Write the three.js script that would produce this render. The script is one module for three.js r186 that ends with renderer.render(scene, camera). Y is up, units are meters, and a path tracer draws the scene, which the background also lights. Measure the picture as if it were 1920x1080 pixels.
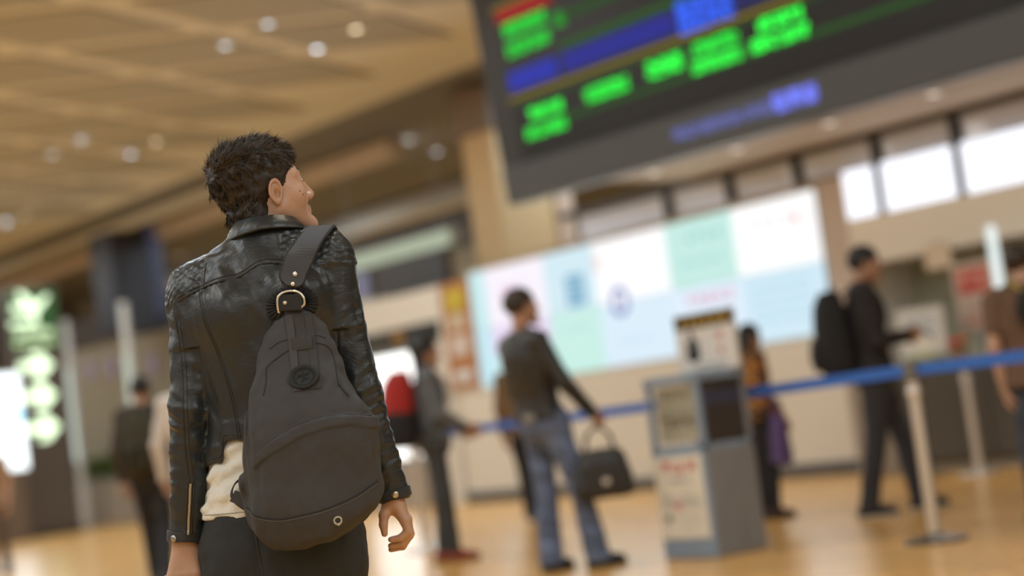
import * as THREE from 'three';
import { mergeGeometries } from 'three/addons/utils/BufferGeometryUtils.js';
import { RoundedBoxGeometry } from 'three/addons/geometries/RoundedBoxGeometry.js';
import { RectAreaLightUniformsLib } from 'three/addons/lights/RectAreaLightUniformsLib.js';
import { createNoise3D } from 'simplex-noise';

// ---------------------------------------------------------------- camera, exposure
RectAreaLightUniformsLib.init();
const scene = new THREE.Scene();
scene.background = new THREE.Color(0x000000);
const R = (deg) => deg * Math.PI / 180;
const camera = new THREE.PerspectiveCamera(2 * Math.atan(540 / 3200) * 180 / Math.PI, 16 / 9, 0.1, 200);
{
  // a long lens held at belt height, tilted up a little and rolled 7.4 degrees
  const yaw = R(40), pitch = Math.atan(258 / 3200), roll = R(7.4);
  const F0 = new THREE.Vector3(-Math.cos(yaw), 0, -Math.sin(yaw)), U0 = new THREE.Vector3(0, 1, 0);
  const R0 = F0.clone().cross(U0);
  const F = F0.clone().multiplyScalar(Math.cos(pitch)).addScaledVector(U0, Math.sin(pitch));
  const U = U0.clone().multiplyScalar(Math.cos(pitch)).addScaledVector(F0, -Math.sin(pitch));
  const r = R0.clone().multiplyScalar(Math.cos(roll)).addScaledVector(U, -Math.sin(roll));
  const u = U.clone().multiplyScalar(Math.cos(roll)).addScaledVector(R0, Math.sin(roll));
  camera.position.set(0, 0.92, 0);
  camera.quaternion.setFromRotationMatrix(new THREE.Matrix4().makeBasis(r, u, F.clone().negate()));
  camera.focus = 4.0;
  camera.userData.fStop = 1.2;
}
const renderer = new THREE.WebGLRenderer({ antialias: true });
renderer.toneMapping = THREE.LinearToneMapping;
renderer.toneMappingExposure = 1.0;
renderer.shadowMap.enabled = true;

const LAMP = 640;                                   // brightness of one ceiling downlight
function areaLight(name, color, intensity, w, h, [x, y, z], [tx, ty, tz]) {
  const l = new THREE.RectAreaLight(color, intensity, w, h);
  l.name = name; l.position.set(x, y, z); l.lookAt(tx, ty, tz); l.updateMatrixWorld();
  scene.add(l);
  return l;
}

// ---------------------------------------------------------------- helpers: random, noise, textures
let seed = 7;
const rnd = () => { seed = (seed * 1664525 + 1013904223) % 4294967296; return seed / 4294967296; };
const rr = (a, b) => a + (b - a) * rnd();
const noise3 = createNoise3D(rnd);
const fbm = (x, y, z) => noise3(x, y, z) * 0.6 + noise3(x * 2.1, y * 2.1, z * 2.1) * 0.28 + noise3(x * 4.3, y * 4.3, z * 4.3) * 0.12;
const col = (r, g, b) => new THREE.Color().setRGB(r, g, b);
const clamp = (v, a, b) => Math.min(b, Math.max(a, v));
const smooth = (a, b, v) => { const t = clamp((v - a) / (b - a), 0, 1); return t * t * (3 - 2 * t); };

function dataTexture(n, fn, srgb, repeat = 1) {
  const d = new Uint8Array(n * n * 4);
  for (let j = 0; j < n; j++) for (let i = 0; i < n; i++) {
    const v = fn(i / n, j / n), o = (j * n + i) * 4;
    if (typeof v === 'number') d[o] = d[o + 1] = d[o + 2] = clamp(v * 255, 0, 255);
    else { d[o] = clamp(v[0] * 255, 0, 255); d[o + 1] = clamp(v[1] * 255, 0, 255); d[o + 2] = clamp(v[2] * 255, 0, 255); }
    d[o + 3] = 255;
  }
  const t = new THREE.DataTexture(d, n, n, THREE.RGBAFormat);
  t.wrapS = t.wrapT = THREE.RepeatWrapping; t.magFilter = THREE.LinearFilter; t.minFilter = THREE.LinearMipmapLinearFilter; t.generateMipmaps = true;
  t.repeat.set(repeat, repeat);
  if (srgb) t.colorSpace = THREE.SRGBColorSpace;
  t.needsUpdate = true;
  return t;
}
// periodic noise on a torus, so that tiles join
const tileNoise = (u, v, f, s = 0) => {
  const a = u * Math.PI * 2, b = v * Math.PI * 2, q = f / (Math.PI * 2);
  return noise3(Math.cos(a) * q + s, Math.sin(a) * q + Math.cos(b) * q * 1.3, Math.sin(b) * q * 1.3 - s);
};
const leatherBump = dataTexture(512, (u, v) => {
  const a = Math.abs(tileNoise(u, v, 60, 3)), b = tileNoise(u, v, 14, 9), c = tileNoise(u, v, 5, 1);
  return 0.5 + 0.25 * (0.5 - a) + 0.22 * b + 0.2 * c;
}, false, 5);
const weaveBump = dataTexture(256, (u, v) => {
  const k = 48; const a = Math.sin(u * k * Math.PI * 2), b = Math.sin(v * k * Math.PI * 2);
  return 0.5 + 0.2 * (Math.floor(u * k) + Math.floor(v * k)) % 2 * a * b + 0.12 * tileNoise(u, v, 20, 4) + 0.1 * a;
}, false, 12);
const clothBump = dataTexture(256, (u, v) => 0.5 + 0.25 * tileNoise(u, v, 9, 2) + 0.2 * tileNoise(u, v, 40, 6), false, 4);

const std = (c, roughness = 0.7, extra = {}) => new THREE.MeshStandardMaterial({ color: c, roughness, ...extra });
const phys = (c, roughness = 0.5, extra = {}) => new THREE.MeshPhysicalMaterial({ color: c, roughness, ...extra });
const glow = (c, k, extra = {}) => new THREE.MeshStandardMaterial({ color: 0x111111, roughness: 0.6, emissive: c, emissiveIntensity: k, ...extra });

// ---------------------------------------------------------------- helpers: things, parts, names
const taken = new Map();
function numbered(name) {
  const n = taken.get(name) ?? 0; taken.set(name, n + 1);
  return n ? name + '_' + String(n).padStart(3, '0') : name;
}
const shadowed = (m) => { m.castShadow = m.receiveShadow = true; return m; };
function part(name, geometry, material, parent) {
  const m = shadowed(new THREE.Mesh(geometry, material)); m.name = name; parent.add(m); return m;
}
function thing(name, label, category, [x, y, z] = [0, 0, 0], turn = 0, group) {
  const o = new THREE.Group(); o.name = numbered(name); o.position.set(x, y, z); o.rotation.y = turn;
  o.userData = { label, category }; if (group) o.userData.group = group;
  scene.add(o); return o;
}
function solo(name, label, category, geometry, material, group) {
  const m = shadowed(new THREE.Mesh(geometry, material)); m.name = numbered(name);
  m.userData = { label, category }; if (group) m.userData.group = group;
  scene.add(m); return m;
}
function struct(name, geometry, material, label, category) {
  const m = shadowed(new THREE.Mesh(geometry, material)); m.name = name;
  m.userData = { kind: 'structure', label, category }; scene.add(m); return m;
}
// boxes given by their two corners; with uv in metres
function box(x0, x1, y0, y1, z0, z1) {
  const g = new THREE.BoxGeometry(x1 - x0, y1 - y0, z1 - z0); g.translate((x0 + x1) / 2, (y0 + y1) / 2, (z0 + z1) / 2); return g;
}
function rbox(x0, x1, y0, y1, z0, z1, r = 0.01, seg = 2) {
  const g = new RoundedBoxGeometry(x1 - x0, y1 - y0, z1 - z0, seg, r); g.translate((x0 + x1) / 2, (y0 + y1) / 2, (z0 + z1) / 2); return g;
}
function metreUV(g, k = 1) {
  const p = g.attributes.position, n = g.attributes.normal, uv = new Float32Array(p.count * 2);
  for (let i = 0; i < p.count; i++) {
    const ax = Math.abs(n.getX(i)), ay = Math.abs(n.getY(i)), az = Math.abs(n.getZ(i));
    const u = ax > ay && ax > az ? p.getZ(i) : p.getX(i), v = ay >= ax && ay >= az ? p.getZ(i) : p.getY(i);
    uv[2 * i] = u * k; uv[2 * i + 1] = v * k;
  }
  g.setAttribute('uv', new THREE.BufferAttribute(uv, 2)); return g;
}
const cyl = (r0, r1, h, x, y, z, seg = 24) => { const g = new THREE.CylinderGeometry(r1, r0, h, seg); g.translate(x, y + h / 2, z); return g; };
const lathe = (pts, seg = 32) => new THREE.LatheGeometry(pts.map(([r, y]) => new THREE.Vector2(r, y)), seg);
function tube(pts, r, seg = 40, rad = 8, closed = false) {
  return new THREE.TubeGeometry(new THREE.CatmullRomCurve3(pts.map((p) => new THREE.Vector3(...p)), closed), seg, r, rad, closed);
}
const clean = (g) => { const o = g.index ? g.toNonIndexed() : g; for (const k of Object.keys(o.attributes)) if (!['position', 'normal', 'uv'].includes(k)) o.deleteAttribute(k); return o; };
const merge = (list) => mergeGeometries(list.map(clean));
// a ribbon (webbing, belt) along points, width across the given side vectors, with thickness
function ribbon(pts, sides, halfWidths, thick) {
  const n = pts.length, v = [], idx = [];
  const P = pts.map((p) => new THREE.Vector3(...p)), S = sides.map((p) => new THREE.Vector3(...p).normalize());
  for (let i = 0; i < n; i++) {
    const t = P[Math.min(i + 1, n - 1)].clone().sub(P[Math.max(i - 1, 0)]).normalize(), nn = t.clone().cross(S[i]).normalize();
    const w = Array.isArray(halfWidths) ? halfWidths[i] : halfWidths;
    for (const [a, b] of [[-1, 1], [1, 1], [1, -1], [-1, -1]]) { const q = P[i].clone().addScaledVector(S[i], a * w).addScaledVector(nn, b * thick / 2); v.push(q.x, q.y, q.z); }
  }
  for (let i = 0; i < n - 1; i++) for (let k = 0; k < 4; k++) {
    const a = i * 4 + k, b = i * 4 + (k + 1) % 4, c = a + 4, d = b + 4; idx.push(a, b, c, b, d, c);
  }
  idx.push(0, 2, 1, 0, 3, 2); const e = (n - 1) * 4; idx.push(e, e + 1, e + 2, e, e + 2, e + 3);
  const g = new THREE.BufferGeometry(); g.setAttribute('position', new THREE.Float32BufferAttribute(v, 3)); g.setIndex(idx);
  const h = g.toNonIndexed(); h.computeVertexNormals(); h.setAttribute('uv', new THREE.Float32BufferAttribute(new Float32Array(h.attributes.position.count * 2), 2));
  return h;
}
function sample(pts, n) { const c = new THREE.CatmullRomCurve3(pts.map((p) => new THREE.Vector3(...p))); return c.getPoints(n).map((p) => [p.x, p.y, p.z]); }

// a canvas print for posters and screens
function print(w, h, draw) {
  const c = document.createElement('canvas'); c.width = w; c.height = h; const g = c.getContext('2d'); draw(g, w, h);
  const t = new THREE.CanvasTexture(c); t.colorSpace = THREE.SRGBColorSpace; return t;
}
// rows of small strokes, for lettering too blurred to read
function scribble(g, x, y, w, h, color, dense = 1) {
  g.strokeStyle = color; g.lineWidth = Math.max(1.5, h * 0.11);
  const n = Math.max(1, Math.round(w / (h * 1.05)));
  for (let i = 0; i < n; i++) {
    const cx = x + (i + 0.5) * w / n, s = h * 0.42;
    for (let k = 0; k < 3 + 2 * dense; k++) {
      g.beginPath();
      if (rnd() < 0.5) { const yy = y + h / 2 + rr(-s, s); g.moveTo(cx - s * rr(0.5, 1), yy); g.lineTo(cx + s * rr(0.5, 1), yy); }
      else { const xx = cx + rr(-s, s); g.moveTo(xx, y + h / 2 - s * rr(0.4, 1)); g.lineTo(xx, y + h / 2 + s * rr(0.4, 1)); }
      g.stroke();
    }
  }
}

// ---------------------------------------------------------------- the hall: floor, ceiling, walls
const floorMap = dataTexture(512, (u, v) => { const a = 0.5 + 0.03 * tileNoise(u, v, 6, 1) + 0.03 * tileNoise(u, v, 30, 5) + 0.04 * tileNoise(u, v, 90, 8); return [a * 1.36 + 0.18, a * 1.08 + 0.12, a * 0.66 + 0.05]; }, true, 0.25);
const floorMat = phys(0xffffff, 0.24, { map: floorMap, ior: 1.45, specularIntensity: 0.6 });
struct('floor', metreUV(box(-60, 14, -0.2, 0, -32, 16)), floorMat, 'polished warm beige stone floor reflecting the lights', 'floor');

const stripMat = std(col(0.70, 0.69, 0.66), 0.75);
const panelMap = dataTexture(256, (u, v) => { const d = 0.5 + 0.5 * Math.cos(u * Math.PI * 2 * 40) * Math.cos(v * Math.PI * 2 * 40); return [0.69 - 0.05 * d, 0.69 - 0.05 * d, 0.68 - 0.05 * d]; }, true, 1);
const ceilPanelMat = std(0xffffff, 0.85, { map: panelMap });
const ceiling = struct('ceiling', box(-60, 14, 6, 6.3, -32, 16), stripMat, 'beige hall ceiling with a lattice of paler strips between diamond panels', 'ceiling');
{
  // diamond panels hung a little below the slab; the slab shows between them as paler strips
  const n1 = [-0.92, 0.392], n2 = [-0.799, -0.602], s1 = 1.85, s2 = 1.82, o1 = 11.7, o2 = 19.9, gap = 0.19;
  const det = n1[0] * n2[1] - n1[1] * n2[0];
  const at = (a, b) => [(a * n2[1] - b * n1[1]) / det, (n1[0] * b - n2[0] * a) / det];
  const sh = new THREE.Shape();
  const c = [at(-s1 / 2 + gap, -s2 / 2 + gap), at(s1 / 2 - gap, -s2 / 2 + gap), at(s1 / 2 - gap, s2 / 2 - gap), at(-s1 / 2 + gap, s2 / 2 - gap)];
  sh.moveTo(c[0][0], c[0][1]); for (const q of c.slice(1)) sh.lineTo(q[0], q[1]); sh.closePath();
  const g = new THREE.ExtrudeGeometry(sh, { depth: 0.04, bevelEnabled: false });
  g.rotateX(Math.PI / 2);                                  // (x, y) -> (x, z), extruded downwards
  for (let i = -20; i < 20; i++) for (let j = -20; j < 24; j++) {
    const [x, z] = at(o1 + (i + 0.5) * s1, o2 + (j + 0.5) * s2);
    if (x < -36 || x > 2 || z < -13.6 || z > 8 || (x > -14.4 && z < -10.1)) continue;
    const m = part('ceiling_panel', g, ceilPanelMat, ceiling); m.position.set(x, 6, z);
  }
}
const ceilBack = std(col(0.21, 0.205, 0.20), 0.8), paleTrim = std(col(0.66, 0.56, 0.46), 0.7);
struct('trim_1', box(-46, -13.4, 5.94, 6, -14.85, -14.55), stripMat, 'pale ceiling strip bordering the diamond panels', 'ceiling trim');
struct('ceiling_rear', box(-58, -13.4, 5.96, 5.995, -30, -14.9), ceilBack, 'plain brown ceiling behind the counter wall', 'ceiling');
struct('trim_2', box(-46, -26, 5.78, 5.9, -16.0, -15.55), stripMat, 'beige beam under the brown ceiling', 'ceiling trim');
struct('trim_3', box(-44, -22.5, 5.62, 5.9, -16.95, -16.6), paleTrim, 'pale pinkish beam under the brown ceiling', 'ceiling trim');
struct('trim_4', box(-44, -22.5, 5.5, 5.9, -21.6, -21.1), stripMat, 'deep beige beam under the brown ceiling beyond the pale one', 'ceiling trim');
const wallMat = std(col(0.70, 0.69, 0.66), 0.8);
struct('wall_left', box(-60, -59.7, 0, 6, -32, 16), wallMat, 'far end wall of the hall', 'wall');
struct('wall_right', box(13.7, 14, 0, 6, -32, 16), wallMat, 'end wall of the hall behind the viewer', 'wall');
struct('wall_front', box(-60, 14, 0, 6, 15.7, 16), wallMat, 'long side wall of the hall behind the viewer', 'wall');
struct('wall_back', box(-60, 14, 0, 6, -32, -31.7), std(col(0.30, 0.26, 0.22), 0.85), 'dim brown rear wall beyond the counters', 'wall');

// the counter wall, 2.95 m high, at z = -13.8
const cream = std(col(0.70, 0.65, 0.56), 0.6), skirt = std(col(0.10, 0.095, 0.09), 0.55);
struct('wall_counter', box(-17.3, -11.35, 0.14, 1.46, -14.0, -13.8), cream, 'cream wall below the row of backlit panels', 'wall');
struct('baseboard_counter', box(-17.9, -10.88, 0, 0.14, -14.0, -13.78), skirt, 'dark grey skirting along the cream counter wall', 'baseboard');
struct('trim_5', box(-17.35, -11.35, 2.96, 3.02, -14.02, -13.78), std(col(0.35, 0.27, 0.18), 0.6), 'narrow brown capping over the backlit panels', 'trim');
struct('wall_pier', box(-11.35, -11.02, 0.14, 3.02, -14.05, -13.78), std(col(0.50, 0.41, 0.34), 0.7), 'brownish pier between the backlit panels and the white screens', 'wall');
struct('wall_lower', box(-11.02, -10.88, 0.14, 2.08, -14.0, -13.8), std(col(0.50, 0.43, 0.34), 0.7), 'beige wall piece beside the service desk', 'wall');
struct('wall_fascia', box(-11.02, -5, 2.08, 2.55, -14.05, -13.78), cream, 'cream fascia over the service desk opening', 'wall');
struct('wall_booth', box(-20.4, -17.92, 2.46, 2.9, -14.1, -13.8), cream, 'cream fascia over the lit booth', 'wall');
struct('wall_desk_back', box(-11.0, -5, 0, 2.08, -14.7, -14.55), std(col(0.40, 0.41, 0.31), 0.45), 'grey green wall behind the service desk', 'wall');
struct('ceiling_desk', box(-11, -5, 2.1, 2.2, -14.55, -14.05), wallMat, 'low ceiling over the service desk', 'ceiling');
struct('wall_desk_side', box(-11.0, -10.9, 0, 2.08, -14.55, -14.0), wallMat, 'short side wall of the service desk recess', 'wall');
// bulkhead that carries the flight board, its underside 3.35 m up
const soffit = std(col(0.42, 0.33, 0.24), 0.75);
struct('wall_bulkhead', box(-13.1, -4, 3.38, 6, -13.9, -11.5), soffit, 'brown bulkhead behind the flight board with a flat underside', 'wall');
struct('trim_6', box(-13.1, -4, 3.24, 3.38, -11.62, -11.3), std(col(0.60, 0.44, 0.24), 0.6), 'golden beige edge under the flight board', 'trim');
struct('trim_7', box(-15.4, -4, 3.33, 3.40, -14.02, -13.78), std(col(0.04, 0.04, 0.045), 0.5), 'dark head rail above the clerestory windows', 'trim');
// clerestory windows between wall top and bulkhead
const glassPane = phys(col(0.68, 0.73, 0.86), 0.18, { metalness: 0.0, ior: 1.55 }), frameDark = std(col(0.012, 0.013, 0.018), 0.45);
[-15.15, -13.56, -12.59, -11.62, -10.58, -9.62, -8.66, -7.7, -6.74].forEach((x, i, a) => {
  if (i === a.length - 1) return;
  const x1 = a[i + 1], low = i < 3 ? 3.02 : 3.06;
  const w = struct('window_' + (i + 1), rbox(x1 - 0.05, x1 + 0.05, low - (i > 2 ? 0.5 : 0), 3.33, -13.92, -13.79, 0.02), frameDark, 'clerestory window with dark mullion and grey glass, number ' + (i + 1) + ' along the wall', 'window');
  part('pane', rbox(x + 0.05, x1 - 0.05, low + 0.005, 3.2, -13.9, -13.86, 0.012), glassPane, w);
  part('pane', rbox(x + 0.05, x1 - 0.05, 3.205, 3.325, -13.9, -13.85, 0.012), glassPane, w);
});
// recessed planted bay on the far left
struct('wall_bay', box(-45, -20.6, 0, 3.9, -17.4, -17.2), std(col(0.33, 0.29, 0.21), 0.7), 'beige wall behind the planters', 'wall');
struct('wall_bay_band', box(-45, -20.6, 3.9, 4.55, -17.5, -17.15), std(col(0.075, 0.065, 0.06), 0.6), 'dark band above the beige wall behind the planters', 'wall');
struct('wall_bay_side', box(-20.6, -20.4, 0, 3.05, -17.4, -13.8), cream, 'side wall between the planted bay and the lit booth', 'wall');
struct('wall_dark_strip', box(-24, -19.5, 2.95, 3.62, -15.3, -15.15), std(col(0.05, 0.045, 0.045), 0.35), 'dark glazed strip above the counter wall', 'wall');
struct('wall_booth_inside', box(-20.4, -17.9, 0, 2.46, -14.6, -14.5), std(col(0.32, 0.27, 0.22), 0.7), 'dim wall inside the lit booth', 'wall');
struct('wall_panel_left', box(-18.35, -17.92, 0, 2.2, -14.0, -13.8), cream, 'cream wall strip below the orange notice board', 'wall');

// ---------------------------------------------------------------- ceiling downlights, in groups of four
{
  const ring = lathe([[0.055, -0.005], [0.075, -0.028], [0.095, -0.03], [0.10, 0], [0.08, 0.0]], 28), lens = new THREE.SphereGeometry(0.07, 24, 10, 0, Math.PI * 2, 0, Math.PI / 2);
  lens.scale(1, 0.3, 1); lens.rotateX(Math.PI);
  const ringMat = std(col(0.7, 0.68, 0.62), 0.4);
  const kinds = [
    { label: 'neutral ceiling downlight with a soft pinkish glow', color: col(0.80, 0.98, 1.14), glow: 3.2, dx: 0.5, dz: 0.65 },
    { label: 'neutral ceiling downlight with a soft pinkish glow', color: col(0.80, 0.98, 1.14), glow: 3.2, dx: -0.5, dz: 0.65 },
    { label: 'bright white ceiling downlight in a group of four', color: col(0.81, 0.98, 1.14), glow: 6.5, dx: -0.45, dz: -0.65 },
    { label: 'warm yellow ceiling downlight in a group of four', color: col(1, 0.84, 0.56), glow: 5.5, dx: 0.5, dz: -0.6 },
  ];
  for (const k of kinds) k.mat = glow(k.color, k.glow);
  for (let i = -4; i <= 3; i++) for (let j = -3; j <= 2; j++) {
    const cx = -17.1 - 6.5 * i + 0.3 * j, cz = -11.4 - 0.7 * i - 5.85 * j;
    if (cx > -13.6 && cz < -9.5) continue;
    const y = 5.96;
    for (const k of kinds) {
      const t = thing('ceiling_downlight', k.label, 'ceiling light', [cx + k.dx, y, cz + k.dz], 0, k.label.startsWith('bright') ? 'bright white downlights' : k.label.startsWith('warm') ? 'warm yellow downlights' : 'soft neutral downlights');
      part('trim_ring', ring, ringMat, t); part('lens', lens, k.mat, t);
      areaLight('downlight_' + i + '_' + j, k.color, LAMP, 0.13, 0.13, [cx + k.dx, y - 0.06, cz + k.dz], [cx + k.dx, 0, cz + k.dz + 0.0001]);
    }
  }
}

// small downlights under the bulkhead
{
  const ring = lathe([[0.05, -0.004], [0.07, -0.014], [0.085, -0.014], [0.088, 0]], 24), lens = new THREE.SphereGeometry(0.06, 20, 8, 0, Math.PI * 2, 0, Math.PI / 2); lens.scale(1, 0.3, 1); lens.rotateX(Math.PI);
  const m = glow(col(1, 0.86, 0.70), 1.6), rm = std(col(0.5, 0.48, 0.44), 0.4);
  for (const x of [-12.6, -11.4, -10.2, -9.0, -7.8, -6.6]) {
    const t = thing('recessed_downlight', 'small recessed downlight under the brown bulkhead', 'ceiling light', [x, 3.378, -12.7], 0, 'downlights under the bulkhead');
    part('trim_ring', ring, rm, t); part('lens', lens, m, t);
    areaLight('recessed_light', col(1, 0.95, 0.86), LAMP * 0.2, 0.12, 0.12, [x, 3.35, -12.7], [x, 0, -12.6999]);
  }
}

// ---------------------------------------------------------------- backlit panels on the counter wall
const screenFrame = std(col(0.30, 0.32, 0.34), 0.5);
{
  const wall = thing('backlit_panel_row', 'row of glowing white, pale blue and mint information panels on the cream wall', 'light panel', [-14.33, 1.46, -13.8]);
  part('backing', box(-2.93, 2.95, 0, 1.5, -0.14, -0.02), screenFrame, wall);
  const xs = [-17.27, -16.95, -15.78, -14.87, -13.63, -12.59, -11.42];
  const art = [
    [null, (g, w, h) => fill(g, w, h, '#c2e6ea'), (g, w, h) => fill(g, w, h, '#bfe4ee')],
    [null, (g, w, h) => { fill(g, w, h, '#f4eef8'); blob(g, w * 0.42, h * 0.62, w * 0.16, '#e8a9c8'); scribble(g, w * 0.2, h * 0.35, w * 0.5, h * 0.12, '#d9c3e4'); }, (g, w, h) => { fill(g, w, h, '#e4d6f0'); g.fillStyle = '#c8e9ea'; g.fillRect(0, h * 0.5, w, h * 0.5); scribble(g, w * 0.15, h * 0.16, w * 0.55, h * 0.14, '#e79bbd'); }],
    [null, (g, w, h) => { fill(g, w, h, '#cde6f0'); g.fillStyle = '#5f9fc0'; g.fillRect(w * 0.42, h * 0.42, w * 0.36, h * 0.52); g.fillStyle = '#b9d6e6'; for (let i = 0; i < 4; i++) g.fillRect(w * 0.45, h * (0.48 + 0.11 * i), w * 0.3, h * 0.04); }, (g, w, h) => { fill(g, w, h, '#c3ebe2'); scribble(g, w * 0.2, h * 0.25, w * 0.6, h * 0.08, '#9fd3cf'); }],
    [null, (g, w, h) => { fill(g, w, h, '#fdfdff'); blob(g, w * 0.3, h * 0.96, w * 0.12, '#8292c8'); g.fillStyle = '#f2ded9'; g.fillRect(0, h * 0.18, w * 0.1, h * 0.3); }, (g, w, h) => { fill(g, w, h, '#d5e9f6'); blob(g, w * 0.3, h * 0.02, w * 0.13, '#7d8dc6'); scribble(g, w * 0.2, h * 0.6, w * 0.5, h * 0.08, '#bcd6ec'); }],
    [null, (g, w, h) => { fill(g, w, h, '#bfe7df'); scribble(g, w * 0.3, h * 0.2, w * 0.55, h * 0.16, '#7fc3be', 2); scribble(g, w * 0.2, h * 0.6, w * 0.6, h * 0.1, '#8fcdd0', 2); }, (g, w, h) => { fill(g, w, h, '#dcecfa'); scribble(g, w * 0.2, h * 0.1, w * 0.7, h * 0.2, '#d99cb4', 2); }],
    [null, (g, w, h) => { fill(g, w, h, '#ffffff'); scribble(g, w * 0.15, h * 0.22, w * 0.6, h * 0.2, '#d5d8e0', 1); scribble(g, w * 0.72, h * 0.22, w * 0.12, h * 0.2, '#f0a9a4', 1); scribble(g, w * 0.1, h * 0.62, w * 0.8, h * 0.1, '#cfdcf0', 2); }, (g, w, h) => { fill(g, w, h, '#cce6f3'); for (let i = 0; i < 4; i++) scribble(g, w * 0.12, h * (0.15 + 0.17 * i), w * 0.72, h * 0.08, '#a6cfe4', 2); }],
  ];
  function fill(g, w, h, c) { g.fillStyle = c; g.fillRect(0, 0, w, h); }
  function blob(g, x, y, r, c) { g.fillStyle = c; g.beginPath(); g.arc(x, y, r, 0, 7); g.fill(); g.fillStyle = '#ffffff'; g.beginPath(); g.arc(x, y, r * 0.45, 0, 7); g.fill(); }
  for (let i = 0; i < 6; i++) for (let k = 0; k < 2; k++) {
    const x0 = xs[i] + 14.33 + 0.006, x1 = xs[i + 1] + 14.33 - 0.006, y0 = k ? 0.005 : 0.755, y1 = k ? 0.745 : 1.495;
    const map = print(Math.round((x1 - x0) * 200), 150, art[i][k + 1]);
    const g = rbox(x0, x1, y0, y1, -0.03, 0.03, 0.006, 1); faceUV(g, x0, x1, y0, y1);
    part('light_panel', g, new THREE.MeshStandardMaterial({ color: 0x222222, roughness: 0.5, emissive: 0xffffff, emissiveMap: map, emissiveIntensity: 1.02 }), wall);
  }
  areaLight('panel_row_light', col(0.88, 0.97, 1), 1.0, 5.8, 1.45, [-14.33, 2.21, -13.72], [-14.33, 2.21, 0]);
}
// uv 0..1 over a front face
function faceUV(g, x0, x1, y0, y1) {
  const p = g.attributes.position, uv = g.attributes.uv;
  for (let i = 0; i < p.count; i++) uv.setXY(i, (p.getX(i) - x0) / (x1 - x0), (p.getY(i) - y0) / (y1 - y0));
  return g;
}
// white screens above the service desk
[[-11.02, -10.63], [-10.53, -9.67], [-9.57, -8.71], [-8.61, -7.75], [-7.65, -6.79]].forEach(([x0, x1], i) => {
  const map = print(256, 160, (g, w, h) => {
    g.fillStyle = '#f4f6ff'; g.fillRect(0, 0, w, h);
    if (i === 1) { g.fillStyle = '#c9cfea'; g.save(); g.translate(w * 0.68, h * 0.5); g.rotate(-0.35); g.beginPath(); g.ellipse(0, 0, w * 0.14, h * 0.045, 0, 0, 7); g.fill(); g.beginPath(); g.moveTo(-10, 0); g.lineTo(-26, -34); g.lineTo(-12, -34); g.lineTo(14, 0); g.lineTo(-12, 30); g.lineTo(-24, 30); g.fill(); g.restore(); }
  });
  const t = thing('white_screen', ['narrow glowing white screen beside the brown pier', 'glowing white screen with a faint aircraft mark', 'blank glowing white screen over the red poster', 'blank glowing white screen further along the desk', 'last blank glowing white screen over the desk'][i], 'screen', [(x0 + x1) / 2, 2.55, -13.8], 0, 'white screens over the desk');
  const w = x1 - x0; part('housing', box(-w / 2, w / 2, 0, 0.51, -0.1, -0.012), screenFrame, t);
  part('display', faceUV(rbox(-w / 2 + 0.01, w / 2 - 0.01, 0.008, 0.502, -0.03, 0.02, 0.01, 1), -w / 2, w / 2, 0, 0.51), new THREE.MeshStandardMaterial({ color: 0x222222, roughness: 0.5, emissive: 0xffffff, emissiveMap: map, emissiveIntensity: 1.35 }), t);
});
areaLight('white_screens_light', col(0.95, 0.97, 1), 1.1, 4.2, 0.48, [-8.9, 2.8, -13.74], [-8.9, 2.8, 0]);

// orange notice board
{
  const t = thing('notice_board', 'narrow orange brown notice board with white cards beside the glowing panels', 'notice board', [-17.605, 1.5, -13.8]);
  part('board', rbox(-0.31, 0.31, 0, 1.4, -0.08, 0.03, 0.015), std(col(0.42, 0.17, 0.05), 0.6), t);
  [[1.02, 1.30, col(0.52, 0.40, 0.04)], [0.78, 0.97, col(0.55, 0.46, 0.34)], [0.42, 0.70, col(0.60, 0.52, 0.46)], [0.08, 0.24, col(0.62, 0.62, 0.62)]].forEach(([a, b, c]) => part('card', rbox(-0.2, 0.2, a, b, 0.0, 0.04, 0.006), std(c, 0.7), t));
}
struct('wall_under_notice', box(-17.92, -17.3, 0.14, 1.5, -14.0, -13.82), cream, 'cream wall below the orange notice board', 'wall');
struct('trim_8', box(-17.98, -17.9, 0.1, 2.9, -13.95, -13.76), std(col(0.62, 0.60, 0.55), 0.5), 'pale post at the edge of the booth', 'trim');

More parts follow.
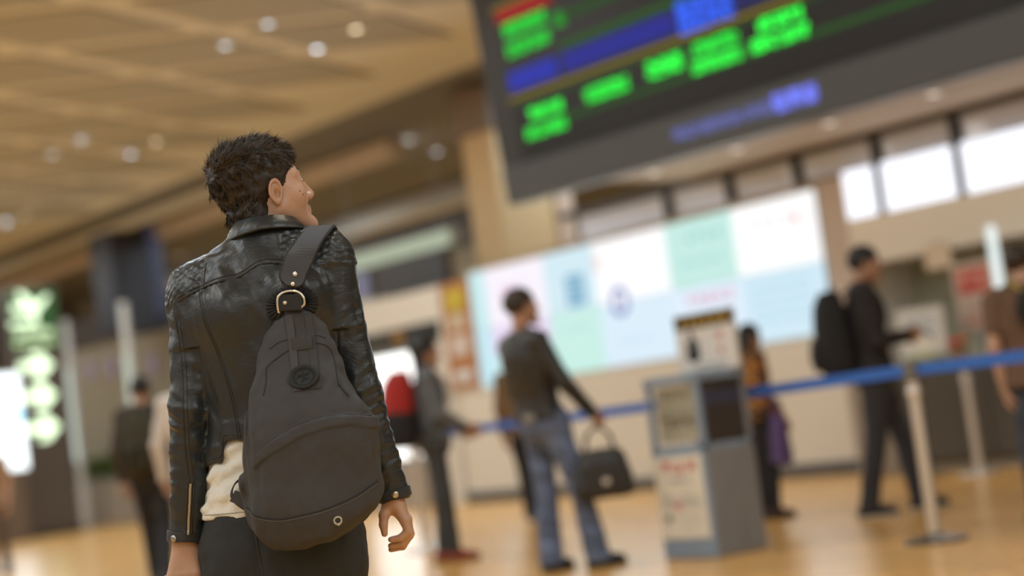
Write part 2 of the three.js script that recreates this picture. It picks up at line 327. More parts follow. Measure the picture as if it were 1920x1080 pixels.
// lit booth on the left
{
  const map = print(512, 80, (g, w, h) => { g.fillStyle = '#15140f'; g.fillRect(0, 0, w, h); scribble(g, 40, 22, 200, 34, '#8d8468', 1); g.fillStyle = '#c08a10'; g.beginPath(); g.arc(300, 40, 27, 0, 7); g.fill(); g.fillStyle = '#2a2414'; g.fillRect(290, 26, 20, 28); });
  const h = thing('booth_header', 'black header sign with a yellow disc over the lit booth', 'sign', [-19.15, 2.2, -13.8]);
  part('housing', rbox(-1.24, 1.2, 0, 0.26, -0.12, 0.02, 0.02), std(col(0.02, 0.02, 0.018), 0.5), h);
  part('face', faceUV(box(-1.2, 1.17, 0.02, 0.24, 0.0, 0.03), -1.2, 1.17, 0.02, 0.24), std(0xffffff, 0.5, { map }), h);
  const b = thing('booth_light_panel', 'large glowing white panel under the black booth header', 'light panel', [-19.35, 0, -13.86]);
  part('cabinet', rbox(-0.9, 0.55, 0, 0.62, -0.35, 0.02, 0.02), std(col(0.34, 0.30, 0.26), 0.6), b);
  part('frame', rbox(-0.9, 0.55, 0.62, 2.2, -0.3, -0.01, 0.03), screenFrame, b);
  part('diffuser', rbox(-0.85, 0.5, 0.68, 2.12, -0.05, 0.03, 0.035), glow(col(1, 0.99, 0.95), 2.0), b);
  areaLight('booth_light', col(1, 0.98, 0.94), 1.3, 1.3, 1.4, [-19.5, 1.4, -13.8], [-19.5, 1.4, 0]);
}

// ---------------------------------------------------------------- flight board, tilted 5 degrees
{
  const b = thing('flight_board', 'huge dark departure board with green and blue lit lines', 'departure board', [-9.2, 3.15, -11.2]); b.rotation.x = R(5);
  const X = (x) => x + 9.2, dark = std(col(0.045, 0.049, 0.054), 0.42), face = std(col(0.012, 0.012, 0.013), 0.35), grey = std(col(0.10, 0.118, 0.135), 0.4);
  part('casing', rbox(X(-13.22), X(-4.2), 0, 2.78, -0.22, 0, 0.02), dark, b);
  part('lower_rail', rbox(X(-13.2), X(-4.22), 0.01, 0.38, -0.02, 0.03, 0.012), grey, b);
  part('display_face', box(X(-12.87), X(-4.3), 0.4, 2.7, -0.02, 0.012), face, b);
  const band = (name, x0, x1, y0, y1, c, k) => part(name, box(X(x0), X(x1), y0, y1, 0.01, 0.02), glow(c, k), b);
  band('blue_line', -12.84, -12.1, 1.1, 1.29, col(0.02, 0.05, 0.75), 0.5); band('blue_line', -12.02, -10.5, 1.1, 1.29, col(0.02, 0.04, 0.62), 0.42);
  band('green_line', -12.0, -5, 1.335, 1.39, col(0.03, 0.30, 0.04), 0.3); band('green_line', -12.1, -5, 0.66, 0.71, col(0.03, 0.26, 0.04), 0.28);
  band('green_line', -12.8, -5, 0.955, 0.985, col(0.03, 0.26, 0.04), 0.22);
  band('yellow_line', -12.88, -4.4, 1.01, 1.045, col(0.45, 0.32, 0.03), 0.5); band('yellow_line', -12.88, -4.4, 1.94, 1.97, col(0.5, 0.36, 0.03), 0.5);
  band('blue_line', -10.5, -4.4, 1.1, 1.29, col(0.03, 0.05, 0.35), 0.3);
  band('green_line', -12.0, -5, 1.6, 1.66, col(0.03, 0.30, 0.04), 0.25);
  band('red_line', -12.84, -12.0, 1.8, 1.92, col(0.55, 0.01, 0.02), 0.6);
  // lit characters: rows of small lamp cells
  const text = (x0, x1, y0, y1, c, k, z = 0.012) => {
    const cells = []; const n = Math.round((x1 - x0) / 0.022), m = Math.round((y1 - y0) / 0.022);
    for (let i = 0; i < n; i++) for (let j = 0; j < m; j++) {
      const glyph = i % 8; if (glyph === 7) continue;
      if (rnd() < 0.72) cells.push(box(X(x0) + i * 0.022, X(x0) + i * 0.022 + 0.019, y0 + j * 0.022, y0 + j * 0.022 + 0.019, z, z + 0.014));
    }
    part('lit_text', merge(cells), glow(c, k), b).userData.kind = 'stuff';
  };
  const G = col(0.02, 0.95, 0.06), B = col(0.03, 0.13, 1);
  text(-12.76, -12.12, 1.64, 1.77, G, 0.8); text(-12.76, -12.12, 1.44, 1.57, G, 0.8); text(-12.02, -11.86, 1.55, 1.68, G, 0.4);
  text(-12.62, -12.14, 0.77, 0.89, G, 1.3); text(-12.72, -12.12, 0.59, 0.71, G, 1.1);
  text(-11.79, -11.2, 0.75, 0.88, G, 1.2); text(-10.93, -10.46, 0.77, 0.93, G, 1.5);
  text(-10.32, -9.78, 0.83, 0.95, G, 1.2); text(-10.36, -9.76, 0.68, 0.79, G, 1.3);
  text(-9.52, -9.03, 0.84, 0.96, G, 1.6); text(-9.64, -9.0, 0.69, 0.8, G, 1.6);
  text(-10.42, -9.76, 1.06, 1.34, B, 1.2);
  text(-10.74, -9.55, 0.15, 0.26, col(0.26, 0.30, 0.85), 0.5, 0.027); text(-9.52, -9.04, 0.14, 0.30, col(0.18, 0.22, 1), 1.2, 0.027);
}

// ---------------------------------------------------------------- column, far signs, lamps and planters
{
  const c = thing('column', 'broad beige clad column rising behind the glowing panels', 'column', [-18.98, 0, -16.12]);
  const tan = std(col(0.60, 0.43, 0.23), 0.65);
  part('shaft', rbox(-0.34, 0.34, 0, 5.9, -0.53, 0.52, 0.03), tan, c);
  part('corner_strip', rbox(0.32, 0.40, 0, 5.9, -0.86, -0.54, 0.02), std(col(0.58, 0.44, 0.34), 0.6), c);
  part('capital', rbox(-0.42, 0.42, 5.2, 5.88, -0.6, 0.6, 0.03), std(col(0.22, 0.17, 0.13), 0.7), c);
}
{
  const l = thing('strip_light', 'long pale green strip light high behind the counter wall', 'strip light', [-21.4, 3.68, -15.6]);
  part('housing', rbox(-1.6, 1.6, 0.02, 0.3, -0.2, 0.0, 0.02), std(col(0.35, 0.35, 0.33), 0.5), l);
  for (let i = 0; i < 4; i++) part('tube_cover', rbox(-1.55 + i * 0.78, -0.81 + i * 0.78, 0.03, 0.27, -0.02, 0.06, 0.03), glow(col(0.62, 0.70, 0.50), 0.62), l);
  part('hanger', cyl(0.01, 0.01, 1.95, -1.2, 0.29, -0.1, 8), screenFrame, l); part('hanger', cyl(0.01, 0.01, 1.95, 1.2, 0.29, -0.1, 8), screenFrame, l);
  areaLight('strip_light_glow', col(0.85, 1, 0.72), 0.6, 3.1, 0.24, [-21.4, 3.83, -15.5], [-21.4, 3.83, 0]);
  const s = thing('lilac_panel', 'small upright lilac lit panel in the dark glazed strip', 'light panel', [-21.55, 2.98, -15.12]);
  part('frame', rbox(-0.16, 0.16, 0, 0.6, -0.02, 0.02, 0.008), screenFrame, s); part('diffuser', rbox(-0.14, 0.14, 0.02, 0.58, 0.0, 0.035, 0.01), glow(col(0.40, 0.38, 0.58), 0.42), s);
}
{
  const d = thing('hanging_sign_box', 'dark boxy sign hanging from the ceiling in the far left bay', 'sign', [-31.15, 3.75, -16.0]);
  part('casing', rbox(-0.45, 0.45, 0, 2.14, -0.75, 0.42, 0.04), std(col(0.03, 0.032, 0.042), 0.5), d);
  part('edge_light', rbox(0.44, 0.47, 0.3, 2.1, -0.74, -0.4, 0.01), glow(col(0.12, 0.13, 0.24), 0.2), d);
}
for (const [x, y0, label] of [[-33.01, 0, 'slim shiny white pole standing between the planters near the sign pillar'], [-30.38, 0, 'slim shiny white pole standing behind the walking pair']]) {
  const t = thing('light_pole', label, 'pole', [x, y0, -15.57], 0, 'white poles in the planted bay');
  part('shaft', cyl(0.085, 0.085, 4.3, 0, 0, 0, 20), phys(col(0.75, 0.77, 0.76), 0.25, { metalness: 0.15 }), t);
  part('foot', lathe([[0, 0], [0.16, 0], [0.16, 0.03], [0.09, 0.06]], 20), screenFrame, t);
  part('light_strip', rbox(-0.03, 0.07, 1.35, 3.3, 0.055, 0.1, 0.02), glow(col(0.82, 0.95, 0.84), 0.85), t);
}
for (const [x, y, s] of [[-35.4, 3.4, 0.3], [-34.4, 3.35, 0.34], [-32.45, 3.2, 0.3]])
  solo('wall_sign', 'small pale lilac sign on the beige wall behind the planters', 'sign', rbox(x - s / 2, x + s / 2, y - 0.22, y + 0.22, -17.2, -17.14, 0.05, 3), std(col(0.42, 0.36, 0.55), 0.6), 'lilac wall signs');

{ // pillar with lit arrows
  const p = thing('sign_pillar', 'tall brown sign pillar with a lit aircraft symbol and three arrows', 'sign', [-30.7, 0, -13.8]);
  part('slab', rbox(-0.32, 0, 0, 4.74, -0.56, 0.5, 0.02), std(col(0.105, 0.085, 0.075), 0.5), p);
  part('plinth', rbox(-0.35, 0.03, 0, 0.12, -0.58, 0.52, 0.01), std(col(0.05, 0.045, 0.04), 0.5), p);
  part('green_field', box(0, 0.012, 3.55, 4.68, -0.52, 0.46), glow(col(0.05, 0.20, 0.05), 0.45), p);
  const lit = glow(col(0.80, 1, 0.66), 1.9);
  const flat = (shape, v, u = 0) => { const g = new THREE.ExtrudeGeometry(shape, { depth: 0.02, bevelEnabled: false, curveSegments: 6 }); g.translate(u, v, 0.012); g.rotateY(Math.PI / 2); return g; };
  const poly = (pts) => { const s = new THREE.Shape(); s.moveTo(...pts[0]); for (const q of pts.slice(1)) s.lineTo(...q); s.closePath(); return s; };
  const arrow = poly([[-0.36, -0.09], [0.0, -0.09], [-0.13, -0.25], [0.08, -0.25], [0.34, 0], [0.08, 0.25], [-0.13, 0.25], [0.0, 0.09], [-0.36, 0.09]]);
  for (const y of [3.23, 2.65, 2.04]) part('arrow', flat(arrow, y), lit, p);
  const plane = poly([[-0.40, -0.02], [-0.36, 0.06], [-0.12, 0.03], [-0.26, 0.28], [-0.16, 0.30], [0.10, 0.06], [0.30, 0.20], [0.40, 0.20], [0.22, -0.02], [0.12, -0.10], [0.10, -0.24], [0.0, -0.28], [-0.02, -0.12], [-0.30, -0.10]]);
  part('aircraft_symbol', flat(plane, 4.36), lit, p);
  const map = print(256, 128, (g, w, h) => { g.fillStyle = '#24361f'; g.fillRect(0, 0, w, h); scribble(g, 6, 2, w - 12, 62, '#d8f0bc', 3); scribble(g, 6, 70, w - 12, 50, '#c6dda8', 3); });
  const tg = box(0, 0.03, 3.53, 3.98, -0.42, 0.42); { const q = tg.attributes.position, uv = tg.attributes.uv; for (let i = 0; i < q.count; i++) uv.setXY(i, (0.42 - q.getZ(i)) / 0.84, (q.getY(i) - 3.53) / 0.45); }
  part('lettering', tg, new THREE.MeshStandardMaterial({ color: 0x111111, emissive: 0xffffff, emissiveMap: map, emissiveIntensity: 1.5 }), p);
  part('underline', flat(poly([[-0.44, -0.05], [0.1, -0.05], [0.1, 0.04], [-0.44, 0.04]]), 4.05), lit, p);
}
{ // bright display left of the sign pillar
  const map = print(256, 256, (g, w, h) => { g.fillStyle = '#f2fbfd'; g.fillRect(0, 0, w, h); g.fillStyle = '#9fd6ee'; g.fillRect(0, h * 0.38, w, h * 0.12); scribble(g, 20, 30, 200, 26, '#d5e6ea', 2); scribble(g, 20, 170, 200, 20, '#d5e6ea', 2); });
  const t = thing('tall_display', 'bright white display with a blue band beside the sign pillar', 'screen', [-30.05, 0, -12.3]);
  part('pedestal', rbox(-0.12, 0.02, 0, 1.32, -0.75, 0.75, 0.02), std(col(0.16, 0.12, 0.09), 0.6), t);
  part('bezel', rbox(-0.1, 0.03, 1.28, 3.1, -0.86, 0.86, 0.02), std(col(0.4, 0.4, 0.4), 0.5), t);
  const g = rbox(0.0, 0.05, 1.31, 3.07, -0.83, 0.83, 0.02); { const q = g.attributes.position, uv = g.attributes.uv; for (let i = 0; i < q.count; i++) uv.setXY(i, (0.83 - q.getZ(i)) / 1.66, (q.getY(i) - 1.31) / 1.76); }
  part('display', g, new THREE.MeshStandardMaterial({ color: 0x222222, emissive: 0xffffff, emissiveMap: map, emissiveIntensity: 2.2 }), t);
  areaLight('tall_display_light', col(0.92, 0.98, 1), 1.2, 1.6, 1.7, [-29.95, 2.2, -12.3], [0, 2.2, -12.3]);
}
{ // planters with shrubs
  const stone = std(col(0.34, 0.30, 0.25), 0.75), soil = std(col(0.05, 0.035, 0.02), 1);
  const leafMats = [std(col(0.15, 0.20, 0.035), 0.6), std(col(0.10, 0.15, 0.03), 0.6)];
  const leafGeo = () => {
    const list = [];
    for (let k = 0; k < 240; k++) {
      const a = rr(0, 6.28), r = Math.sqrt(rnd()) * 0.2, y = rr(0.09, 0.52), s = rr(0.05, 0.1);
      const g = new THREE.SphereGeometry(s, 5, 3); g.scale(0.45, 0.08, 1); g.rotateX(rr(-0.9, 0.9)); g.rotateZ(rr(-0.8, 0.8)); g.rotateY(a + 1.57);
      g.translate(Math.cos(a) * r, y, Math.sin(a) * r); list.push(g);
    }
    return merge(list);
  };
  const geos = [leafGeo(), leafGeo()];
  const places = [[-37.6, -35.2], [-35.0, -32.6], [-32.4, -30.0], [-29.8, -27.4], [-27.2, -24.8]];
  places.forEach(([x0, x1]) => {
    const p = thing('planter', 'long grey stone planter trough in front of the beige wall', 'planter', [(x0 + x1) / 2, 0, -16.1], 0, 'planters in the far left bay');
    const w = (x1 - x0) / 2;
    part('trough', rbox(-w, w, 0, 0.88, -0.36, 0.36, 0.03), stone, p); part('soil', box(-w + 0.05, w - 0.05, 0.86, 0.895, -0.3, 0.3), soil, p);
    for (let i = 0; i < 4; i++) {
      const s = thing('shrub', 'leafy green shrub growing in a stone planter', 'shrub', [x0 + (i + 0.5) * 0.6, 0.896, -16.1 + rr(-0.06, 0.06)], rr(0, 6), 'shrubs in the planters');
      part('foliage', geos[i % 2], leafMats[i % 2], s); part('stem', cyl(0.02, 0.012, 0.4, 0, 0, 0, 7), soil, s); s.scale.setScalar(rr(0.9, 1.05));
    }
  });
}

// ---------------------------------------------------------------- service desk and its things
{
  const d = thing('service_desk', 'dark panelled service desk with a pale top under the cream fascia', 'desk', [-7.7, 0, -13.3]);
  const dk = std(col(0.085, 0.075, 0.06), 0.4);
  part('body', rbox(-2.4, 2.4, 0.08, 0.98, -0.3, 0.26, 0.02), dk, d);
  part('top', rbox(-2.45, 2.45, 0.98, 1.03, -0.36, 0.34, 0.012), std(col(0.35, 0.30, 0.22), 0.4), d);
  part('kick_plate', box(-2.38, 2.38, 0, 0.08, -0.28, 0.2), std(col(0.3, 0.27, 0.22), 0.5), d);
  for (let i = 0; i < 5; i++) part('front_panel', rbox(-2.36 + i * 0.95, -1.44 + i * 0.95, 0.12, 0.94, 0.25, 0.28, 0.01), dk, d);
  const sideCab = thing('side_cabinet', 'grey brown cabinet standing at the end of the service desk', 'cabinet', [-10.45, 0, -13.3]);
  part('body', rbox(-0.26, 0.26, 0, 1.0, -0.3, 0.26, 0.02), std(col(0.30, 0.27, 0.23), 0.55), sideCab); part('door', rbox(-0.22, 0.22, 0.06, 0.94, 0.25, 0.28, 0.01), std(col(0.27, 0.23, 0.18), 0.5), sideCab);
  const map = print(256, 220, (g, w, h) => { g.fillStyle = '#d8d8d2'; g.fillRect(0, 0, w, h); g.strokeStyle = '#8ea8c4'; g.lineWidth = 10; g.strokeRect(50, 40, 150, 80); scribble(g, 60, 50, 130, 26, '#7f9dc0', 2); scribble(g, 60, 84, 130, 26, '#a7b6cc', 2); g.fillStyle = '#ece7da'; g.fillRect(90, 140, 80, 50); });
  const s = thing('desk_sign', 'white framed notice with blue print standing on the service desk', 'sign', [-9.8, 1.03, -13.1]);
  part('board', rbox(-0.27, 0.27, 0.04, 0.5, -0.02, 0.01, 0.01), std(col(0.5, 0.5, 0.48), 0.5), s);
  part('print', faceUV(box(-0.25, 0.25, 0.06, 0.48, 0.0, 0.014), -0.25, 0.25, 0.06, 0.48), std(0xffffff, 0.6, { map }), s);
  part('stand', rbox(-0.15, 0.15, 0, 0.05, -0.09, 0.07, 0.01), std(col(0.25, 0.28, 0.05), 0.5), s);
  const redMap = print(160, 256, (g, w, h) => { g.fillStyle = '#b9a394'; g.fillRect(0, 0, w, h); g.fillStyle = '#b4493c'; g.fillRect(14, 16, 132, 96); scribble(g, 24, 30, 112, 60, '#d8a493', 1); scribble(g, 24, 150, 112, 30, '#a8948a', 2); scribble(g, 24, 196, 112, 40, '#b56a5a', 2); });
  const r = thing('red_poster', 'red and white poster on a stand at the back of the desk', 'poster', [-9.4, 1.03, -13.45]);
  part('panel', rbox(-0.23, 0.23, 0.2, 0.86, -0.02, 0.01, 0.008), std(col(0.4, 0.36, 0.32), 0.6), r); part('print', faceUV(box(-0.21, 0.21, 0.22, 0.84, 0, 0.014), -0.21, 0.21, 0.22, 0.84), std(0xffffff, 0.6, { map: redMap }), r); part('stand', cyl(0.02, 0.02, 0.22, 0, 0, 0, 10), screenFrame, r);
  const hg = thing('hanging_card', 'small pale card hanging under the cream fascia', 'sign', [-9.98, 1.9, -13.768]);
  part('card', rbox(-0.15, 0.15, 0, 0.25, -0.01, 0.01, 0.008), std(col(0.62, 0.50, 0.36), 0.6), hg); part('clip', rbox(-0.03, 0.03, 0.235, 0.27, -0.012, 0.014, 0.004), screenFrame, hg);
  const lm = thing('upright_lamp', 'white upright tube lamp on the service desk', 'lamp', [-9.03, 1.03, -13.3]);
  part('foot', lathe([[0, 0], [0.08, 0], [0.08, 0.02], [0.02, 0.035]], 18), screenFrame, lm); part('tube', new THREE.CapsuleGeometry(0.045, 0.6, 6, 14).translate(0, 0.8, 0), glow(col(0.88, 0.97, 0.95), 1.0), lm); part('stem', cyl(0.012, 0.012, 0.46, 0, 0.02, 0, 8), screenFrame, lm);
  const pl = new THREE.PointLight(col(0.9, 1, 0.97), 0.4); pl.position.set(-9.03, 1.85, -13.3); pl.shadow.radius = 2; pl.castShadow = true; pl.name = 'upright_lamp_light'; scene.add(pl);
  const fl = thing('flower_pot', 'small pot of red flowers on the service desk', 'flower pot', [-9.4, 1.03, -13.06]);
  part('pot', lathe([[0, 0], [0.06, 0], [0.085, 0.1], [0.075, 0.1], [0.06, 0.02]], 18), std(col(0.3, 0.16, 0.08), 0.6), fl);
  for (let i = 0; i < 9; i++) { const g = new THREE.SphereGeometry(0.035, 8, 6); g.scale(1, 0.7, 1); const m = part('flower', g, std(i % 4 ? col(0.5, 0.02, 0.03) : col(0.6, 0.25, 0.04), 0.6), fl); m.position.set(Math.cos(i * 2.4) * 0.03 * Math.sqrt(i), 0.13 + 0.012 * (i % 3), Math.sin(i * 2.4) * 0.03 * Math.sqrt(i)); }
}

// ---------------------------------------------------------------- display kiosk
{
  const k = thing('display_kiosk', 'blue grey display kiosk with glazed case on top and white poster on its front', 'kiosk', [-7.375, 0, -7.535]);
  const fr = std(col(0.24, 0.31, 0.40), 0.45), side = std(col(0.235, 0.235, 0.24), 0.5), inner = std(col(0.34, 0.30, 0.22), 0.6);
  const w = 0.225, d = 0.215;
  part('plinth', rbox(-w, w, 0, 0.64, -d, d, 0.008), side, k);
  part('front_sheet', rbox(-w, w, 0.005, 0.64, d - 0.01, d + 0.006, 0.004), fr, k);
  for (const [sx, sz] of [[-1, 1], [1, 1], [1, -1], [-1, -1]]) part('corner_post', rbox(sx * w - (sx > 0 ? 0.035 : 0), sx * w + (sx > 0 ? 0 : 0.035), 0.63, 1.08, sz * d - (sz > 0 ? 0.035 : 0), sz * d + (sz > 0 ? 0 : 0.035), 0.005), sz > 0 ? fr : side, k);
  part('case_floor', box(-w, w, 0.63, 0.67, -d, d), fr, k); part('lid', rbox(-w - 0.004, w + 0.004, 1.05, 1.1, -d - 0.004, d + 0.004, 0.008), fr, k);
  part('back_board', box(-w + 0.03, w - 0.03, 0.67, 1.05, -d + 0.01, -d + 0.025), inner, k);
  part('shelf', box(-w + 0.03, w - 0.03, 0.845, 0.855, -d + 0.03, d - 0.03), inner, k);
  const gl = phys(0xffffff, 0.05, { transmission: 1, thickness: 0, ior: 1.45 });
  part('pane', box(-w + 0.035, w - 0.035, 0.67, 1.05, d - 0.012, d - 0.008), gl, k); part('pane', box(w - 0.012, w - 0.008, 0.67, 1.05, -d + 0.035, d - 0.035), gl, k); part('pane', box(-w + 0.008, -w + 0.012, 0.67, 1.05, -d + 0.035, d - 0.035), gl, k);
  part('side_screen', box(w - 0.03, w - 0.02, 0.67, 1.05, -d + 0.03, d - 0.03), std(col(0.06, 0.05, 0.045), 0.3), k);
  const note = print(256, 256, (g, W, H) => { g.fillStyle = '#b8b29a'; g.fillRect(0, 0, W, H); scribble(g, 40, 30, 170, 40, '#7c8270', 2); scribble(g, 30, 90, 200, 44, '#8a9080', 2); scribble(g, 60, 150, 170, 44, '#4c4c46', 2); });
  part('notice', faceUV(box(-w + 0.05, w - 0.05, 0.70, 1.03, d - 0.05, d - 0.045), -w + 0.05, w - 0.05, 0.70, 1.03), std(0xffffff, 0.7, { map: note }), k);
  const pm = print(256, 380, (g, W, H) => { g.fillStyle = '#e6dfcf'; g.fillRect(0, 0, W, H); scribble(g, 34, 22, 190, 62, '#b8323a', 2); scribble(g, 66, 100, 120, 26, '#5c6068', 2); g.fillStyle = '#8c8f96'; for (let i = 0; i < 9; i++) g.fillRect(30 + i * 23, 170 + (i * 37) % 30, 8, 70 - (i * 37) % 30); g.fillStyle = '#d98f86'; g.fillRect(84, 216, 40, 30); g.fillStyle = '#2c3a40'; g.beginPath(); g.arc(46, 286, 17, 0, 7); g.fill(); g.fillStyle = '#3f8a4a'; g.fillRect(42, 276, 10, 20); scribble(g, 80, 276, 140, 16, '#a7a296', 2); scribble(g, 110, 320, 70, 14, '#b0ab9e', 2); });
  part('poster', faceUV(box(-w + 0.01, w - 0.035, 0.12, 0.62, d + 0.006, d + 0.012), -w + 0.01, w - 0.035, 0.12, 0.62), std(0xffffff, 0.55, { map: pm }), k);
  const sm = print(256, 200, (g, W, H) => {
    g.fillStyle = '#ddd6cc'; g.fillRect(0, 0, W, H); g.fillStyle = '#17160f'; g.fillRect(0, 0, W, 50); scribble(g, 14, 8, 228, 36, '#c79a14', 3);
    g.fillStyle = '#26262a'; g.fillRect(62, 56, 14, 60); for (let i = 0; i < 4; i++) g.fillRect(44 + i * 14, 92 - (i % 3) * 6, 11, 56); g.beginPath(); g.ellipse(70, 142, 30, 26, 0, 0, 7); g.fill();
    scribble(g, 160, 66, 60, 40, '#c0564e', 2); scribble(g, 160, 118, 60, 40, '#c0564e', 2); scribble(g, 80, 174, 130, 16, '#77736c', 2);
  });
  const s = thing('warning_sign', 'white card sign with yellow on black heading and a black hand, standing on the kiosk', 'sign', [-7.33, 1.1, -7.65]);
  part('card', rbox(-0.255, 0.255, 0, 0.37, -0.012, 0.008, 0.005), std(col(0.55, 0.50, 0.44), 0.6), s);
  part('print', faceUV(box(-0.25, 0.25, 0.012, 0.365, 0.006, 0.012), -0.25, 0.25, 0.012, 0.365), std(0xffffff, 0.6, { map: sm }), s);
  part('support', rbox(-0.12, 0.12, 0, 0.02, -0.08, 0.06, 0.005), screenFrame, s);
}

// ---------------------------------------------------------------- queue posts and belts
const chrome = std(col(0.82, 0.81, 0.78), 0.3, { metalness: 0.85 }), bronze = std(col(0.16, 0.12, 0.09), 0.3, { metalness: 0.8 }), beltMat = std(col(0.03, 0.14, 0.52), 0.6, { bumpMap: weaveBump, bumpScale: 0.0006 });
function queuePost([x, z], label, mat, baseMat) {
  const t = thing('queue_post', label, 'queue post', [x, 0, z], 0, 'queue posts');
  part('base', lathe([[0, 0], [0.175, 0], [0.175, 0.012], [0.165, 0.02], [0.06, 0.034], [0.035, 0.05], [0.03, 0.06]], 40), baseMat, t);
  part('pole', cyl(0.036, 0.036, 0.84, 0, 0.05, 0, 24), mat, t);
  part('collar', lathe([[0.036, 0], [0.044, 0.004], [0.044, 0.04], [0.036, 0.046]], 24).translate(0, 0.80, 0), mat, t);
  part('belt_head', lathe([[0, 0], [0.04, 0], [0.044, 0.006], [0.044, 0.1], [0.038, 0.11], [0, 0.112]], 24).translate(0, 0.885, 0), std(col(0.16, 0.15, 0.13), 0.35), t);
}
function belt(a, b, sag, label) {
  const pts = [], sides = []; const n = 24;
  for (let i = 0; i <= n; i++) { const u = i / n; pts.push([a[0] + (b[0] - a[0]) * u, 0.948 - sag * 4 * u * (1 - u), a[1] + (b[1] - a[1]) * u]); sides.push([0, 1, 0]); }
  return solo('barrier_belt', label, 'barrier belt', ribbon(pts, sides, 0.032, 0.003), beltMat, 'blue barrier belts');
}
const postA = [-11.53, -8.4], postB = [-5.88, -7.71], postD = [-3.6, -7.45];
queuePost(postA, 'chrome queue post beside the person with the red backpack', chrome, chrome);
queuePost(postB, 'chrome queue post in front of the man with the black backpack', chrome, std(col(0.12, 0.10, 0.08), 0.3, { metalness: 0.5 }));
queuePost(postD, 'chrome queue post at the end of the blue belt, past the person in brown', chrome, chrome);
queuePost([-8.86, -12.36], 'chrome queue post in front of the service desk', chrome, chrome);
queuePost([-9.55, -12.55], 'dark bronze queue post in front of the service desk', bronze, std(col(0.5, 0.32, 0.12), 0.35, { metalness: 0.7 }));
belt([postA[0] + 0.04, postA[1]], [postB[0] - 0.04, postB[1]], 0.012, 'blue barrier belt running behind the display kiosk');
belt([postB[0] + 0.04, postB[1]], [postD[0] - 0.04, postD[1]], 0.006, 'blue barrier belt in front of the person in brown');

// ---------------------------------------------------------------- modelling by distance fields
const smin = (a, b, k) => { if (k <= 0) return Math.min(a, b); const h = Math.max(k - Math.abs(a - b), 0) / k; return Math.min(a, b) - h * h * k * 0.25; };
const smax = (a, b, k) => -smin(-a, -b, k);
const cap = (a, b, ra, rb, k = 0.02) => ({ a, b, ra, rb, k });
function capD(q, x, y, z) {
  const [ax, ay, az] = q.a, bx = q.b[0] - ax, by = q.b[1] - ay, bz = q.b[2] - az, px = x - ax, py = y - ay, pz = z - az;
  const l = bx * bx + by * by + bz * bz; const t = l > 0 ? clamp((px * bx + py * by + pz * bz) / l, 0, 1) : 0;
  const dx = px - t * bx, dy = py - t * by, dz = pz - t * bz;
  return Math.sqrt(dx * dx + dy * dy + dz * dz) - (q.ra + t * (q.rb - q.ra));
}
const ell = (x, y, z, rx, ry, rz) => { const a = x / rx, b = y / ry, c = z / rz, k0 = Math.sqrt(a * a + b * b + c * c), a1 = a / rx, b1 = b / ry, c1 = c / rz, k1 = Math.sqrt(a1 * a1 + b1 * b1 + c1 * c1); return k1 > 1e-9 ? k0 * (k0 - 1) / k1 : -Math.min(rx, ry, rz); };
const union = (caps) => (x, y, z) => { let d = 1e9; for (const q of caps) d = d > 1e8 ? capD(q, x, y, z) : smin(d, capD(q, x, y, z), q.k); return d; };
// an upright form given by rows [y, cx, cz, a, b]: half width a and half depth b round the centre (cx, cz)
function loft(rows, pow = 2.3, flat = true) {
  const key = (y, i) => {
    if (y <= rows[0][0]) return rows[0][i]; const n = rows.length - 1; if (y >= rows[n][0]) return rows[n][i];
    let k = 0; while (rows[k + 1][0] < y) k++;
    const p0 = rows[Math.max(k - 1, 0)], p1 = rows[k], p2 = rows[k + 1], p3 = rows[Math.min(k + 2, n)], t = (y - p1[0]) / (p2[0] - p1[0]);
    const m1 = p2 === p0 ? 0 : (p2[i] - p0[i]) / (p2[0] - p0[0]) * (p2[0] - p1[0]), m2 = p3 === p1 ? 0 : (p3[i] - p1[i]) / (p3[0] - p1[0]) * (p2[0] - p1[0]);
    const t2 = t * t, t3 = t2 * t; return (2 * t3 - 3 * t2 + 1) * p1[i] + (t3 - 2 * t2 + t) * m1 + (-2 * t3 + 3 * t2) * p2[i] + (t3 - t2) * m2;
  };
  const y0 = rows[0][0], y1 = rows[rows.length - 1][0];
  return (x, y, z) => {
    const a = key(y, 3), b = key(y, 4), u = Math.abs(x - key(y, 1)) / a, v = Math.abs(z - key(y, 2)) / b;
    const d = (Math.pow(Math.pow(u, pow) + Math.pow(v, pow), 1 / pow) - 1) * Math.min(a, b);
    return flat ? smax(d, Math.max(y - y1, y0 - y), 0.012) : d;
  };
}
